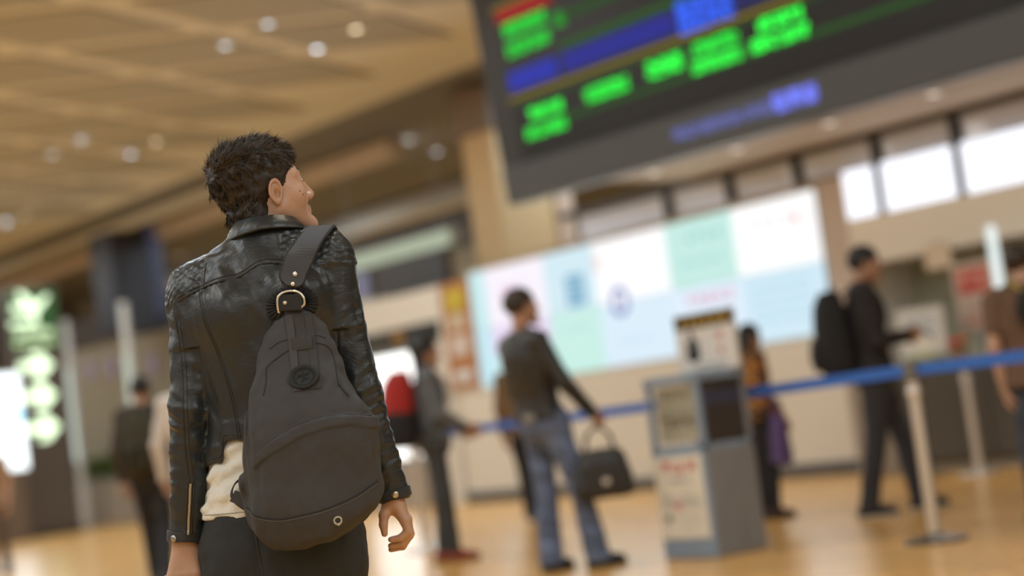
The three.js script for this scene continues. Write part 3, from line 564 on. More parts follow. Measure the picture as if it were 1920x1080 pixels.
// surface nets over a grid, skipping blocks that are far from the surface
function net(sdf, [x0, y0, z0], [x1, y1, z1], h) {
  const B = 6, nx = Math.ceil((x1 - x0) / h) + 2, ny = Math.ceil((y1 - y0) / h) + 2, nz = Math.ceil((z1 - z0) / h) + 2;
  const val = new Float32Array(nx * ny * nz).fill(1); const id = (i, j, k) => (k * ny + j) * nx + i;
  const far = B * h * 1.9;
  for (let k = 0; k < nz; k += B) for (let j = 0; j < ny; j += B) for (let i = 0; i < nx; i += B) {
    const c = sdf(x0 + (i + B / 2) * h, y0 + (j + B / 2) * h, z0 + (k + B / 2) * h);
    const all = Math.abs(c) > far;
    for (let kk = k; kk < Math.min(k + B, nz); kk++) for (let jj = j; jj < Math.min(j + B, ny); jj++) for (let ii = i; ii < Math.min(i + B, nx); ii++)
      val[id(ii, jj, kk)] = all ? c : sdf(x0 + ii * h, y0 + jj * h, z0 + kk * h);
  }
  const vert = new Int32Array(nx * ny * nz).fill(-1), pos = [], idx = [];
  for (let k = 0; k < nz - 1; k++) for (let j = 0; j < ny - 1; j++) for (let i = 0; i < nx - 1; i++) {
    const v = [val[id(i, j, k)], val[id(i + 1, j, k)], val[id(i, j + 1, k)], val[id(i + 1, j + 1, k)], val[id(i, j, k + 1)], val[id(i + 1, j, k + 1)], val[id(i, j + 1, k + 1)], val[id(i + 1, j + 1, k + 1)]];
    let s = 0; for (const q of v) if (q < 0) s++;
    if (s === 0 || s === 8) continue;
    let n = 0, px = 0, py = 0, pz = 0;
    const edge = (a, b) => {
      if ((v[a] < 0) === (v[b] < 0)) return; const t = v[a] / (v[a] - v[b]);
      px += (a & 1) + t * ((b & 1) - (a & 1)); py += (a >> 1 & 1) + t * ((b >> 1 & 1) - (a >> 1 & 1)); pz += (a >> 2) + t * ((b >> 2) - (a >> 2)); n++;
    };
    edge(0, 1); edge(2, 3); edge(4, 5); edge(6, 7); edge(0, 2); edge(1, 3); edge(4, 6); edge(5, 7); edge(0, 4); edge(1, 5); edge(2, 6); edge(3, 7);
    vert[id(i, j, k)] = pos.length / 3; pos.push(x0 + (i + px / n) * h, y0 + (j + py / n) * h, z0 + (k + pz / n) * h);
  }
  for (let k = 1; k < nz - 1; k++) for (let j = 1; j < ny - 1; j++) for (let i = 1; i < nx - 1; i++) {
    const a = val[id(i, j, k)] < 0;
    const quad = (p, q, r, s, flip) => { if (p < 0 || q < 0 || r < 0 || s < 0) return; flip ? idx.push(p, q, r, p, r, s) : idx.push(p, r, q, p, s, r); };
    if (a !== val[id(i + 1, j, k)] < 0) quad(vert[id(i, j - 1, k - 1)], vert[id(i, j, k - 1)], vert[id(i, j, k)], vert[id(i, j - 1, k)], a);
    if (a !== val[id(i, j + 1, k)] < 0) quad(vert[id(i - 1, j, k - 1)], vert[id(i - 1, j, k)], vert[id(i, j, k)], vert[id(i, j, k - 1)], a);
    if (a !== val[id(i, j, k + 1)] < 0) quad(vert[id(i - 1, j - 1, k)], vert[id(i, j - 1, k)], vert[id(i, j, k)], vert[id(i - 1, j, k)], a);
  }
  const g = new THREE.BufferGeometry(); g.setAttribute('position', new THREE.Float32BufferAttribute(pos, 3)); g.setIndex(idx); g.computeVertexNormals();
  const uv = new Float32Array(pos.length / 3 * 2); for (let i = 0; i < uv.length / 2; i++) { uv[2 * i] = pos[3 * i] + 0.8 * pos[3 * i + 2]; uv[2 * i + 1] = pos[3 * i + 1] + 0.25 * pos[3 * i + 2]; }
  g.setAttribute('uv', new THREE.BufferAttribute(uv, 2));
  return g;
}
function displace(g, fn) {
  const p = g.attributes.position, n = g.attributes.normal;
  for (let i = 0; i < p.count; i++) { const d = fn(p.getX(i), p.getY(i), p.getZ(i)); p.setXYZ(i, p.getX(i) + n.getX(i) * d, p.getY(i) + n.getY(i) * d, p.getZ(i) + n.getZ(i) * d); }
  g.computeVertexNormals(); return g;
}
const join = (list) => mergeGeometries(list.map((g) => { for (const k of Object.keys(g.attributes)) if (!['position', 'normal', 'uv'].includes(k)) g.deleteAttribute(k); return g; }));

// ---------------------------------------------------------------- heads, in a frame with x to the side, y up, z forward, the ears at the origin's height
function headD(x, y, z) {
  const ax = Math.abs(x);
  let d = ell(x, y - 0.038, z + 0.012, 0.073, 0.083, 0.094);
  d = smin(d, ell(x, y + 0.02, z - 0.034, 0.062, 0.082, 0.051), 0.03);
  d = smin(d, capD(JAW, ax, y, z), 0.025);
  d = smin(d, Math.hypot(ax - 0.045, y + 0.026, z - 0.049) - 0.026, 0.03);
  d = smin(d, capD(BROW, ax, y, z), 0.02);
  d = smax(d, -(Math.hypot(ax - 0.032, y - 0.006, z - 0.102) - 0.019), 0.018);
  d = smin(d, Math.hypot(ax - 0.031, y - 0.006, z - 0.073) - 0.0135, 0.006);
  d = smin(d, capD(NOSE, x, y, z), 0.014); d = smin(d, Math.hypot(ax - 0.011, y + 0.036, z - 0.094) - 0.009, 0.01);
  d = smin(d, capD(LIPU, ax, y, z), 0.006); d = smin(d, capD(LIPL, ax, y, z), 0.006);
  d = smin(d, Math.hypot(x, y + 0.1, z - 0.072) - 0.02, 0.02);
  return d;
}
const JAW = cap([0.051, -0.042, 0.0], [0.018, -0.1, 0.064], 0.024, 0.02), BROW = cap([0.012, 0.027, 0.08], [0.05, 0.026, 0.06], 0.011, 0.011), NOSE = cap([0, 0.018, 0.083], [0, -0.031, 0.104], 0.0085, 0.0095);
const LIPU = cap([0, -0.058, 0.086], [0.02, -0.062, 0.077], 0.006, 0.004), LIPL = cap([0, -0.068, 0.084], [0.018, -0.066, 0.076], 0.007, 0.004);
function earD(x, y, z) {                      // both ears
  const ax = Math.abs(x) - 0.074, t = -0.3, cy = (y + 0.002) * Math.cos(t) - (z + 0.006) * Math.sin(t), cz = (y + 0.002) * Math.sin(t) + (z + 0.006) * Math.cos(t);
  const out = ax - 0.007 + cz * 0.22;          // the ear leans away from the skull towards the back
  const ring = Math.hypot(cy, cz * 1.65 + Math.max(0, -cy - 0.012) * -0.35), rim = Math.hypot((ring - 0.0255) / 1.2, out - 0.002) - 0.0046;
  let d = smin(rim, ell(out + 0.005, cy, cz, 0.005, 0.026, 0.0165), 0.003);
  d = smin(d, Math.hypot(Math.hypot(cy - 0.001, cz * 1.6 - 0.002) - 0.0145, (out + 0.0005) * 1.2) - 0.0026, 0.003);
  d = smax(d, -(ell(out - 0.002, cy + 0.005, cz - 0.003, 0.0095, 0.011, 0.0075)), 0.003);
  d = smin(d, ell(out, cy + 0.027, cz - 0.004, 0.005, 0.009, 0.008), 0.005);
  return d;
}
const hairMask = (x, y, z) => {               // below zero where hair grows
  const front = z - (y > 0.05 ? 0.085 - Math.max(0, 0.1 - y) * 0.25 : 0.072 - (0.05 - y) * 0.2), side = Math.max(z - 0.046 + Math.max(0, y - 0.02) * -0.9, -0.01 - y);
  const behind = Math.max(z + 0.022, -0.095 - y + Math.abs(x) * 0.15);
  const top = Math.max(front, 0.032 - y);
  return Math.min(top, Math.min(Math.max(side, 0.0 - y - 0.012), behind));
};
function headFrame(c, yaw, pitch, roll = 0) {   // yaw 0 looks along +z
  const m = new THREE.Matrix4().makeRotationFromEuler(new THREE.Euler(-pitch, yaw, roll, 'YXZ')); m.setPosition(...c); return m;
}
function handCaps(w, dir, palmN, side, curl, s = 1, spread = 1) {
  // w wrist, dir along the hand, palmN out of the palm, side towards the thumb
  const D = new THREE.Vector3(...dir).normalize(), N = new THREE.Vector3(...palmN); N.addScaledVector(D, -N.dot(D)).normalize();
  const S = new THREE.Vector3().crossVectors(D, N).multiplyScalar(side), W = new THREE.Vector3(...w), out = [];
  const P = (a, b, c) => W.clone().addScaledVector(D, a * s).addScaledVector(S, b * s).addScaledVector(N, c * s).toArray();
  for (const b of [-0.026, -0.008, 0.01, 0.026]) out.push(cap(P(0.0, b * 0.6, 0), P(0.082, b, 0), 0.017 * s, 0.0125 * s, 0.012 * s));
  const fl = [[0.030, 0.086, 1], [0.011, 0.092, 1.08], [-0.009, 0.088, 1.0], [-0.028, 0.080, 0.8]];
  fl.forEach(([b, a, L], i) => {
    let p = P(a, b, 0), ang = 0.25 * curl + 0.1; const segs = [0.042 * L, 0.026 * L, 0.021 * L], cr = [0.55, 1.0, 0.8], rads = [0.0095, 0.0085, 0.0078, 0.0068];
    let aa = a, cc = 0, bb = b;
    segs.forEach((l, q) => { ang += cr[q] * curl * (1 + i * 0.06); aa += Math.cos(ang) * l; cc += Math.sin(ang) * l; bb += b * 0.06 * spread; const n = P(aa, bb, cc); out.push(cap(p, n, rads[q] * s, rads[q + 1] * s, q ? 0.003 : 0.006)); p = n; });
  });
  const t1 = P(0.022, 0.03, 0.008), t2 = P(0.05, 0.048, 0.02), t3 = P(0.078, 0.05, 0.028 + 0.01 * curl), t4 = P(0.098, 0.044, 0.032 + 0.016 * curl);
  out.push(cap(P(0.008, 0.012, 0.003), t1, 0.014 * s, 0.014 * s, 0.012), cap(t1, t2, 0.0135 * s, 0.0105 * s, 0.008), cap(t2, t3, 0.0105 * s, 0.0095 * s, 0.004), cap(t3, t4, 0.0095 * s, 0.0075 * s, 0.003));
  return out;
}
const bounds = (caps, m = 0.02) => { const lo = [1e9, 1e9, 1e9], hi = [-1e9, -1e9, -1e9]; for (const q of caps) for (const [p, r] of [[q.a, q.ra], [q.b, q.rb]]) for (let i = 0; i < 3; i++) { lo[i] = Math.min(lo[i], p[i] - r - m); hi[i] = Math.max(hi[i], p[i] + r + m); } return [lo, hi]; };
function lerp3(a, b, t) { return [a[0] + (b[0] - a[0]) * t, a[1] + (b[1] - a[1]) * t, a[2] + (b[2] - a[2]) * t]; }

// a shoe at an ankle, pointing along heading
function shoeGeo(an, head, s, h) {
  const c = Math.cos(head), q = Math.sin(head), f = (a, y, b = 0) => [an[0] + q * a + c * b, y, an[2] + c * a - q * b];
  const up = union([cap([an[0], 0.1 * s + an[1] - 0.085 * s, an[2]], f(0.0, an[1] - 0.03 * s), 0.042 * s, 0.045 * s, 0.03), cap(f(-0.045 * s, an[1] - 0.045 * s), f(0.15 * s, an[1] - 0.053 * s), 0.036 * s, 0.034 * s, 0.04), cap(f(0.02 * s, an[1] - 0.02 * s), f(0.11 * s, an[1] - 0.045 * s), 0.038 * s, 0.035 * s, 0.03)]);
  const floor = an[1] - 0.085 * s;
  return { upper: net((x, y, z) => smax(up(x, y, z), floor + 0.012 - y, 0.006), [an[0] - 0.25, floor - 0.02, an[2] - 0.25], [an[0] + 0.25, an[1] + 0.12, an[2] + 0.25], h), sole: net((x, y, z) => Math.max(up(x, Math.max(y, floor + 0.03), z) - 0.004, floor - y, y - floor - 0.022), [an[0] - 0.25, floor - 0.03, an[2] - 0.25], [an[0] + 0.25, floor + 0.05, an[2] + 0.25], h) };
}
const SKIN = [phys(col(0.50, 0.29, 0.19), 0.5), phys(col(0.42, 0.22, 0.13), 0.5), phys(col(0.30, 0.15, 0.09), 0.5)];
for (const m of SKIN) { m.sheen = 0.2; m.bumpMap = clothBump; m.bumpScale = 0.0006; }

// a clothed figure facing +z, its left at +x; joints in metres for a height of 1.75
function figure(o) {
  const s = (o.height ?? 1.75) / 1.75, V = (p) => [p[0] * s, p[1] * s, p[2] * s];
  const J = { hipL: [0.09, 0.92, 0], hipR: [-0.09, 0.92, 0], kneeL: [0.1, 0.5, 0.02], kneeR: [-0.1, 0.5, 0.02], anL: [0.11, 0.085, -0.02], anR: [-0.11, 0.085, -0.02], shL: [0.175, 1.41, -0.01], shR: [-0.175, 1.41, -0.01], elL: [0.215, 1.12, -0.03], elR: [-0.215, 1.12, -0.03], wrL: [0.22, 0.86, 0.04], wrR: [-0.22, 0.86, 0.04], neck: [0, 1.46, -0.01], head: [0, 1.605, 0.02], pelvis: [0, 0.95, 0], chest: [0, 1.28, 0], ...o.pose };
  for (const k in J) J[k] = V(J[k]);
  const t = thing('person', o.label, 'person', [o.at[0], 0, o.at[1]], o.turn);
  const w = (o.width ?? 1) * s, H = 0.013, hem = (o.hem ?? 0.86) * s;
  // body: head, neck, hands and bare arms in one mesh
  const hf = headFrame(J.head, o.headYaw ?? 0, o.headPitch ?? 0), inv = hf.clone().invert(), v = new THREE.Vector3();
  const inHead = (fn) => (x, y, z) => { v.set(x, y, z).applyMatrix4(inv).divideScalar(s); return fn(v.x, v.y, v.z) * s; };
  const neckCap = cap(J.neck, [J.head[0], J.head[1] - 0.03 * s, J.head[2] - 0.025 * s], 0.056 * s, 0.05 * s, 0.03 * s);
  const hd = inHead((x, y, z) => Math.min(headD(x, y, z), earD(x, y, z))), c = J.head;
  const geos = [net((x, y, z) => smin(hd(x, y, z), capD(neckCap, x, y, z), 0.02), [c[0] - 0.17, J.neck[1] - 0.03, c[2] - 0.19], [c[0] + 0.17, c[1] + 0.16 * s, c[2] + 0.19], 0.0075)];
  for (const k of ['L', 'R']) {
    const wr = J['wr' + k], el = J['el' + k], dir = [wr[0] - el[0], wr[1] - el[1], wr[2] - el[2]], sg = k === 'L' ? 1 : -1;
    const pn = o['palm' + k] ?? [-sg, 0, 0.1], dd = o['hand' + k] ?? dir;
    const hc = handCaps(wr, dd, pn, (o['thumb' + k] ?? 1), o['curl' + k] ?? 0.6, s);
    if (o.sleeve === 'short') hc.unshift(cap(lerp3(J['sh' + k], el, 0.45), el, 0.047 * s, 0.04 * s, 0.02), cap(el, wr, 0.04 * s, 0.027 * s, 0.02));
    else hc.unshift(cap(lerp3(el, wr, 0.8), wr, 0.03 * s, 0.026 * s, 0.015));
    const [lo, hi] = bounds(hc); geos.push(net(union(hc), lo, hi, 0.006));
  }
  const inner = [cap(lerp3(J.neck, J.pelvis, 0.05), lerp3(J.neck, J.pelvis, 0.8), 0.045 * s, 0.06 * s, 0.02)];
  for (const k of ['L', 'R']) inner.push(cap(J.neck, J['sh' + k], 0.035 * s, 0.035 * s, 0.02), cap(J['sh' + k], J['el' + k], 0.034 * s, 0.03 * s, 0.02), cap(J['el' + k], J['wr' + k], 0.028 * s, 0.023 * s, 0.02));
  { const [lo, hi] = bounds(inner); geos.push(net(union(inner), lo, hi, 0.012)); }
  part('body', join(geos), o.skin ?? SKIN[0], t);
  if (o.hair) { // hair with a slightly uneven surface
    const hr = inHead((x, y, z) => smax(ell(x, y - 0.04, z + 0.016, 0.083 + (o.hairThick ?? 0), 0.094 + (o.hairThick ?? 0), 0.103 + (o.hairThick ?? 0)), o.longHair ? Math.min(hairMask(x, y, z), Math.max(z + 0.0, -0.2 - y)) : hairMask(x, y, z), 0.01));
    const long = o.longHair ? inHead((x, y, z) => ell(x, y + 0.08, z + 0.06, 0.085, 0.13, 0.05)) : null;
    part('hair', displace(net((x, y, z) => long ? smin(hr(x, y, z), long(x, y, z), 0.03) : hr(x, y, z), [c[0] - 0.2, c[1] - 0.26, c[2] - 0.22], [c[0] + 0.2, c[1] + 0.2, c[2] + 0.22], 0.009), (x, y, z) => 0.004 * fbm(x * 50, y * 25, z * 50)), o.hair, t);
  }
  // top
  const ch = J.chest, pe = J.pelvis, mid = (p, q, k) => p[k] + (q[k] - p[k]);
  const at = (y) => { const u = clamp((y - pe[1]) / (ch[1] - pe[1]), -0.4, 1.6); return [pe[0] + (ch[0] - pe[0]) * u, pe[2] + (ch[2] - pe[2]) * u]; };
  const row = (y, a, b) => { const q = at(y * s); return [y * s, q[0], q[1], a * w, b * s]; };
  const torso = loft([row(0.8, 0.19, 0.142), row(0.92, 0.184, 0.136), row(1.06, 0.16, 0.112), row(1.2, 0.175, 0.12), row(1.32, 0.178, 0.12), row(1.4, 0.15, 0.1), row(1.47, 0.085, 0.075)], 2.3, false);
  const arms = [];
  for (const k of ['L', 'R']) {
    const sh = J['sh' + k], el = J['el' + k], wr = J['wr' + k];
    arms.push(cap(lerp3(J.neck, sh, 0.3), sh, 0.06 * s, 0.062 * s, 0.05)); 
    if (o.sleeve === 'short') arms.push(cap(sh, lerp3(sh, el, 0.6), 0.062 * s, 0.06 * s, 0.03)); else arms.push(cap(sh, el, 0.062 * s, 0.052 * s, 0.03), cap(el, lerp3(el, wr, 0.95), 0.052 * s, 0.041 * s, 0.02));
  }
  const armD = union(arms), yTop = 1.485 * s;
  const top = (x, y, z) => { const tt = smax(smax(torso(x, y, z), y - yTop, 0.02), hem - y, 0.012); return smin(tt, armD(x, y, z), 0.025); };
  const all = [...arms, cap([pe[0], hem, pe[2]], [ch[0], yTop, ch[2]], 0.24, 0.22)];
  const [lo, hi] = bounds(all, 0.03);
  part('top', displace(net(top, lo, hi, H), (x, y, z) => 0.007 * fbm(x * 9 + o.at[0], y * 6, z * 9) + 0.004 * noise3(x * 22, y * 30, z * 22)), o.top, t);
  // trousers
  const legs = [cap(J.hipL, J.hipR, 0.1 * w, 0.1 * w, 0.03)];
  legs.push(cap([pe[0], 1.0 * s, pe[2]], [pe[0], 0.9 * s, pe[2]], 0.11 * s, 0.12 * s, 0.06));
  for (const k of ['L', 'R']) { legs.push(cap(J['hip' + k], J['knee' + k], (o.legR ?? 0.088) * s, 0.066 * s, 0.03), cap(J['knee' + k], [J['an' + k][0], J['an' + k][1] - 0.02 * s, J['an' + k][2]], 0.066 * s, (o.cuffR ?? 0.06) * s, 0.02)); }
  const legD = union(legs), [l2, h2] = bounds(legs, 0.03);
  const lowest = Math.min(J.anL[1], J.anR[1]) - 0.045 * s;
  part('trousers', displace(net((x, y, z) => smax(legD(x, y, z), lowest - y, 0.01), [l2[0], Math.max(l2[1], 0.012), l2[2]], h2, H), (x, y, z) => 0.006 * fbm(x * 10, y * 8 + o.at[1], z * 10)), o.trousers, t);
  for (const k of ['L', 'R']) { const g = shoeGeo(J['an' + k], o['foot' + k] ?? (k === 'L' ? 0.15 : -0.15), s, 0.009); const m = part('shoe', g.upper, o.shoes, t); part('sole', g.sole, o.soles ?? o.shoes, m); }
  return t;
}
// a soft backpack with pocket, straps and handle, its back at z = 0 and its outside towards -z
function backpack(label, at, turn, w, h, d, mats, lean = 0, base = false) {
  const t = thing('backpack', label, 'backpack', at, turn); t.rotation.order = 'YXZ'; t.rotation.x = lean;
  const form = loft([[0, 0, -d / 2, w * 0.42, d * 0.42], [0.06, 0, -d / 2, w * 0.5, d * 0.52], [h * 0.55, 0, -d / 2, w * 0.49, d * 0.5], [h * 0.85, 0, -d * 0.46, w * 0.42, d * 0.42], [h, 0, -d * 0.4, w * 0.26, d * 0.25]], 3);
  part('bag', displace(net(form, [-w * 0.6, -0.03, -d * 1.3], [w * 0.6, h + 0.04, d * 0.3], 0.011), (x, y, z) => 0.005 * fbm(x * 12, y * 12, z * 12)), mats[0], t);
  const pk = loft([[0.05, 0, -d * 1.02, w * 0.34, 0.035], [h * 0.26, 0, -d * 1.03, w * 0.37, 0.05], [h * 0.48, 0, -d * 1.0, w * 0.33, 0.03]], 3.5);
  part('pocket', net(pk, [-w * 0.5, 0.0, -d * 1.3], [w * 0.5, h * 0.55, -d * 0.7], 0.009), mats[1], t);
  if (base) part('base', net(loft([[-0.004, 0, -d / 2, w * 0.43, d * 0.43], [0.06, 0, -d / 2, w * 0.535, d * 0.56], [h * 0.36, 0, -d / 2, w * 0.53, d * 0.55], [h * 0.46, 0, -d / 2, w * 0.528, d * 0.545]], 3), [-w * 0.65, -0.03, -d * 1.3], [w * 0.65, h * 0.55, d * 0.3], 0.011), mats[1], t);
  for (const sx of [-1, 1]) part('shoulder_strap', ribbon(sample([[sx * 0.07, h * 0.9, -0.02], [sx * 0.1, h * 1.0, 0.08], [sx * 0.12, h * 0.86, 0.22], [sx * 0.14, h * 0.55, 0.24], [sx * 0.16, h * 0.25, 0.1], [sx * 0.14, h * 0.12, -0.02]], 24), Array.from({ length: 25 }, () => [1, 0, 0]), 0.028, 0.008), mats[2], t);
  part('handle', tube([[-0.04, h * 0.97, -d * 0.3], [-0.03, h + 0.035, -d * 0.3], [0.03, h + 0.035, -d * 0.3], [0.04, h * 0.97, -d * 0.3]], 0.007, 16, 7), mats[2], t);
  return t;
}

// ---------------------------------------------------------------- people in the hall
const blackHair = std(col(0.012, 0.010, 0.009), 0.55), brownHair = std(col(0.03, 0.018, 0.010), 0.55);
const cloth = (r, g, b, rough = 0.85) => std(col(r, g, b), rough, { bumpMap: clothBump, bumpScale: 0.002 });
const blackLeather = phys(col(0.022, 0.020, 0.017), 0.42, { bumpMap: leatherBump, bumpScale: 0.0012 }), blackShoe = phys(col(0.015, 0.013, 0.012), 0.35);
const denim = std(0xffffff, 0.85, { map: dataTexture(256, (u, v) => { const a = tileNoise(u, v, 5, 2), b = tileNoise(u, v, 60, 5), k = 0.5 + 0.12 * a + 0.05 * b; return [k * 0.74, k * 0.84, k * 1.06]; }, true, 2), bumpMap: clothBump, bumpScale: 0.002 });

// the man in jeans, back half turned, bag in the right hand
figure({ label: 'man in black leather jacket and blue jeans standing beside the kiosk', at: [-8.04, -6.84], turn: R(172), height: 1.76, skin: SKIN[1], hair: brownHair, top: blackLeather, trousers: denim, shoes: blackShoe, hem: 0.93, width: 1.1, headYaw: R(-8), headPitch: R(8), legR: 0.1, cuffR: 0.078,
  pose: { anL: [0.12, 0.085, 0.02], kneeL: [0.11, 0.5, 0.04], anR: [-0.13, 0.085, 0.2], kneeR: [-0.12, 0.5, 0.14], hipL: [0.09, 0.92, 0.02], hipR: [-0.09, 0.92, 0.02], chest: [0, 1.28, -0.05], neck: [0, 1.46, -0.06], shL: [0.175, 1.41, -0.06], shR: [-0.175, 1.41, -0.06], elR: [-0.27, 1.14, 0.03], wrR: [-0.25, 0.93, 0.22], elL: [0.24, 1.12, 0.0], wrL: [0.22, 0.9, 0.14], head: [0, 1.63, -0.03] }, curlR: 1.2, footR: -0.2, footL: 0.2 });
{
  const b = thing('leather_bag', 'black leather handbag hanging from the hand of the man in jeans', 'bag', [-7.72, 0.42, -7.0], R(60));
  const m = blackLeather, form = loft([[0, 0, 0, 0.17, 0.055], [0.06, 0, 0, 0.19, 0.07], [0.22, 0, 0, 0.16, 0.05], [0.3, 0, 0, 0.13, 0.02]], 3);
  part('bag', displace(net(form, [-0.25, -0.03, -0.12], [0.25, 0.34, 0.12], 0.01), (x, y, z) => 0.006 * fbm(x * 12, y * 12, z * 12)), m, b);
  for (const z of [-0.022, 0.022]) part('handle', tube([[-0.09, 0.27, z], [-0.07, 0.38, z], [0, 0.43, z * 0.3], [0.07, 0.38, z], [0.09, 0.27, z]], 0.008, 28, 8), m, b);
  part('flap', rbox(-0.12, 0.12, 0.08, 0.2, 0.055, 0.075, 0.01), m, b); part('buckle', rbox(-0.02, 0.02, 0.085, 0.12, 0.072, 0.082, 0.004), chrome, b);
}
solo('belt_pouch', 'grey clip case on the belt of the man in jeans', 'pouch', rbox(-8.04, -7.94, 0.93, 0.98, -6.72, -6.69, 0.01), std(col(0.30, 0.28, 0.26), 0.35, { metalness: 0.4 }));

// someone passing behind the man in jeans
figure({ label: 'person in brown top and black trousers mostly hidden behind the man in jeans', at: [-12.3, -10.25], turn: R(215), height: 1.7, skin: SKIN[1], hair: blackHair, top: cloth(0.18, 0.11, 0.05), trousers: cloth(0.015, 0.015, 0.018), shoes: blackShoe,
  pose: { kneeL: [0.1, 0.52, 0.16], anL: [0.1, 0.11, 0.2], kneeR: [-0.1, 0.5, -0.1], anR: [-0.11, 0.13, -0.28] } });

// red backpack
figure({ label: 'person in grey hooded top with black hair carrying the red backpack', at: [-10.08, -7.53], turn: R(148), height: 1.68, skin: SKIN[1], hair: blackHair, hairThick: 0.012, longHair: true, top: cloth(0.13, 0.14, 0.15), trousers: cloth(0.045, 0.05, 0.055), shoes: cloth(0.28, 0.05, 0.03), soles: cloth(0.22, 0.16, 0.05), headYaw: R(-6), legR: 0.075, cuffR: 0.05, hem: 0.9,
  pose: { elR: [-0.2, 1.12, 0.05], wrR: [-0.16, 1.0, 0.24], elL: [0.22, 1.12, 0.04], wrL: [0.17, 1.0, 0.22], anL: [0.07, 0.085, -0.03], anR: [-0.07, 0.085, 0.05] } });
backpack('red and black backpack on the back of the person in grey', [-10.13, 0.86, -7.40], R(148), 0.36, 0.56, 0.25, [cloth(0.36, 0.02, 0.015), cloth(0.014, 0.013, 0.014), cloth(0.02, 0.02, 0.02)], R(4), true);

// man with a telephone
figure({ label: 'young man in dark sweater and grey trousers looking at his telephone', at: [-7.40, -9.29], turn: R(136), height: 1.86, skin: SKIN[1], hair: blackHair, width: 1.18, top: cloth(0.018, 0.014, 0.013), trousers: cloth(0.03, 0.03, 0.034), shoes: cloth(0.02, 0.02, 0.02), soles: cloth(0.55, 0.48, 0.38), headYaw: R(-6), headPitch: R(-6), hem: 0.88, legR: 0.098, cuffR: 0.062,
  pose: { elR: [-0.24, 1.1, 0.03], wrR: [-0.12, 1.12, 0.24], elL: [0.24, 1.1, 0.03], wrL: [0.11, 1.12, 0.24], anL: [0.1, 0.085, 0.2], anR: [-0.1, 0.085, -0.16], kneeL: [0.1, 0.5, 0.14], kneeR: [-0.1, 0.5, -0.05], head: [0, 1.6, 0.05] }, curlR: 1.1, curlL: 1.1 });
{
  const c = Math.cos(R(136)), q = Math.sin(R(136)), p = (x, y, z) => [-7.40 + x * c + z * q, y, -9.29 - x * q + z * c];
  const ph = thing('mobile_phone', 'small dark telephone held by the man in the dark sweater', 'phone', p(0.0, 1.2, 0.38), R(136)); ph.rotation.order = 'YXZ'; ph.rotation.x = R(-50);
  part('case', rbox(-0.038, 0.038, -0.07, 0.07, -0.005, 0.005, 0.004), blackShoe, ph); part('screen', box(-0.034, 0.034, -0.064, 0.064, -0.0062, -0.0048), glow(col(0.4, 0.45, 0.5), 0.3), ph);
  const b = p(0, 0.98, -0.105); backpack('black backpack on the back of the man with the telephone', b, R(136), 0.38, 0.58, 0.23, [cloth(0.013, 0.012, 0.012), cloth(0.011, 0.011, 0.011), cloth(0.012, 0.012, 0.012)], R(-3));
}

// woman behind the kiosk
const floral = std(0xffffff, 0.8, { map: dataTexture(256, (u, v) => { const a = tileNoise(u, v, 16, 3), b = tileNoise(u, v, 12, 8); return a > 0.35 ? [0.92, 0.6, 0.16] : b > 0.4 ? [0.66, 0.45, 0.3] : [0.13, 0.10, 0.08]; }, true, 2) });
figure({ label: 'short woman in black and orange patterned top waiting behind the kiosk', at: [-8.66, -9.48], turn: R(158), height: 1.47, skin: SKIN[1], hair: blackHair, longHair: true, top: floral, trousers: cloth(0.014, 0.013, 0.015), shoes: cloth(0.06, 0.03, 0.02), headPitch: R(-8), legR: 0.08, cuffR: 0.05,
  pose: { wrR: [-0.2, 0.86, 0.12], elR: [-0.22, 1.12, -0.02] } });
{
  const b = thing('purple_bag', 'purple tote bag hanging at the side of the woman behind the kiosk', 'bag', [-8.38, 0.40, -9.36], R(150)), m = cloth(0.09, 0.05, 0.16);
  const form = loft([[0, 0, 0, 0.12, 0.05], [0.04, 0, 0, 0.13, 0.06], [0.3, 0, 0, 0.12, 0.04], [0.36, 0, 0, 0.115, 0.02]], 3.2);
  part('bag', net(form, [-0.2, -0.03, -0.1], [0.2, 0.4, 0.1], 0.01), m, b);
  for (const z of [-0.02, 0.02]) part('handle', tube([[-0.06, 0.34, z], [-0.05, 0.45, z], [0, 0.48, 0], [0.05, 0.45, z], [0.06, 0.34, z]], 0.007, 24, 7), m, b);
}

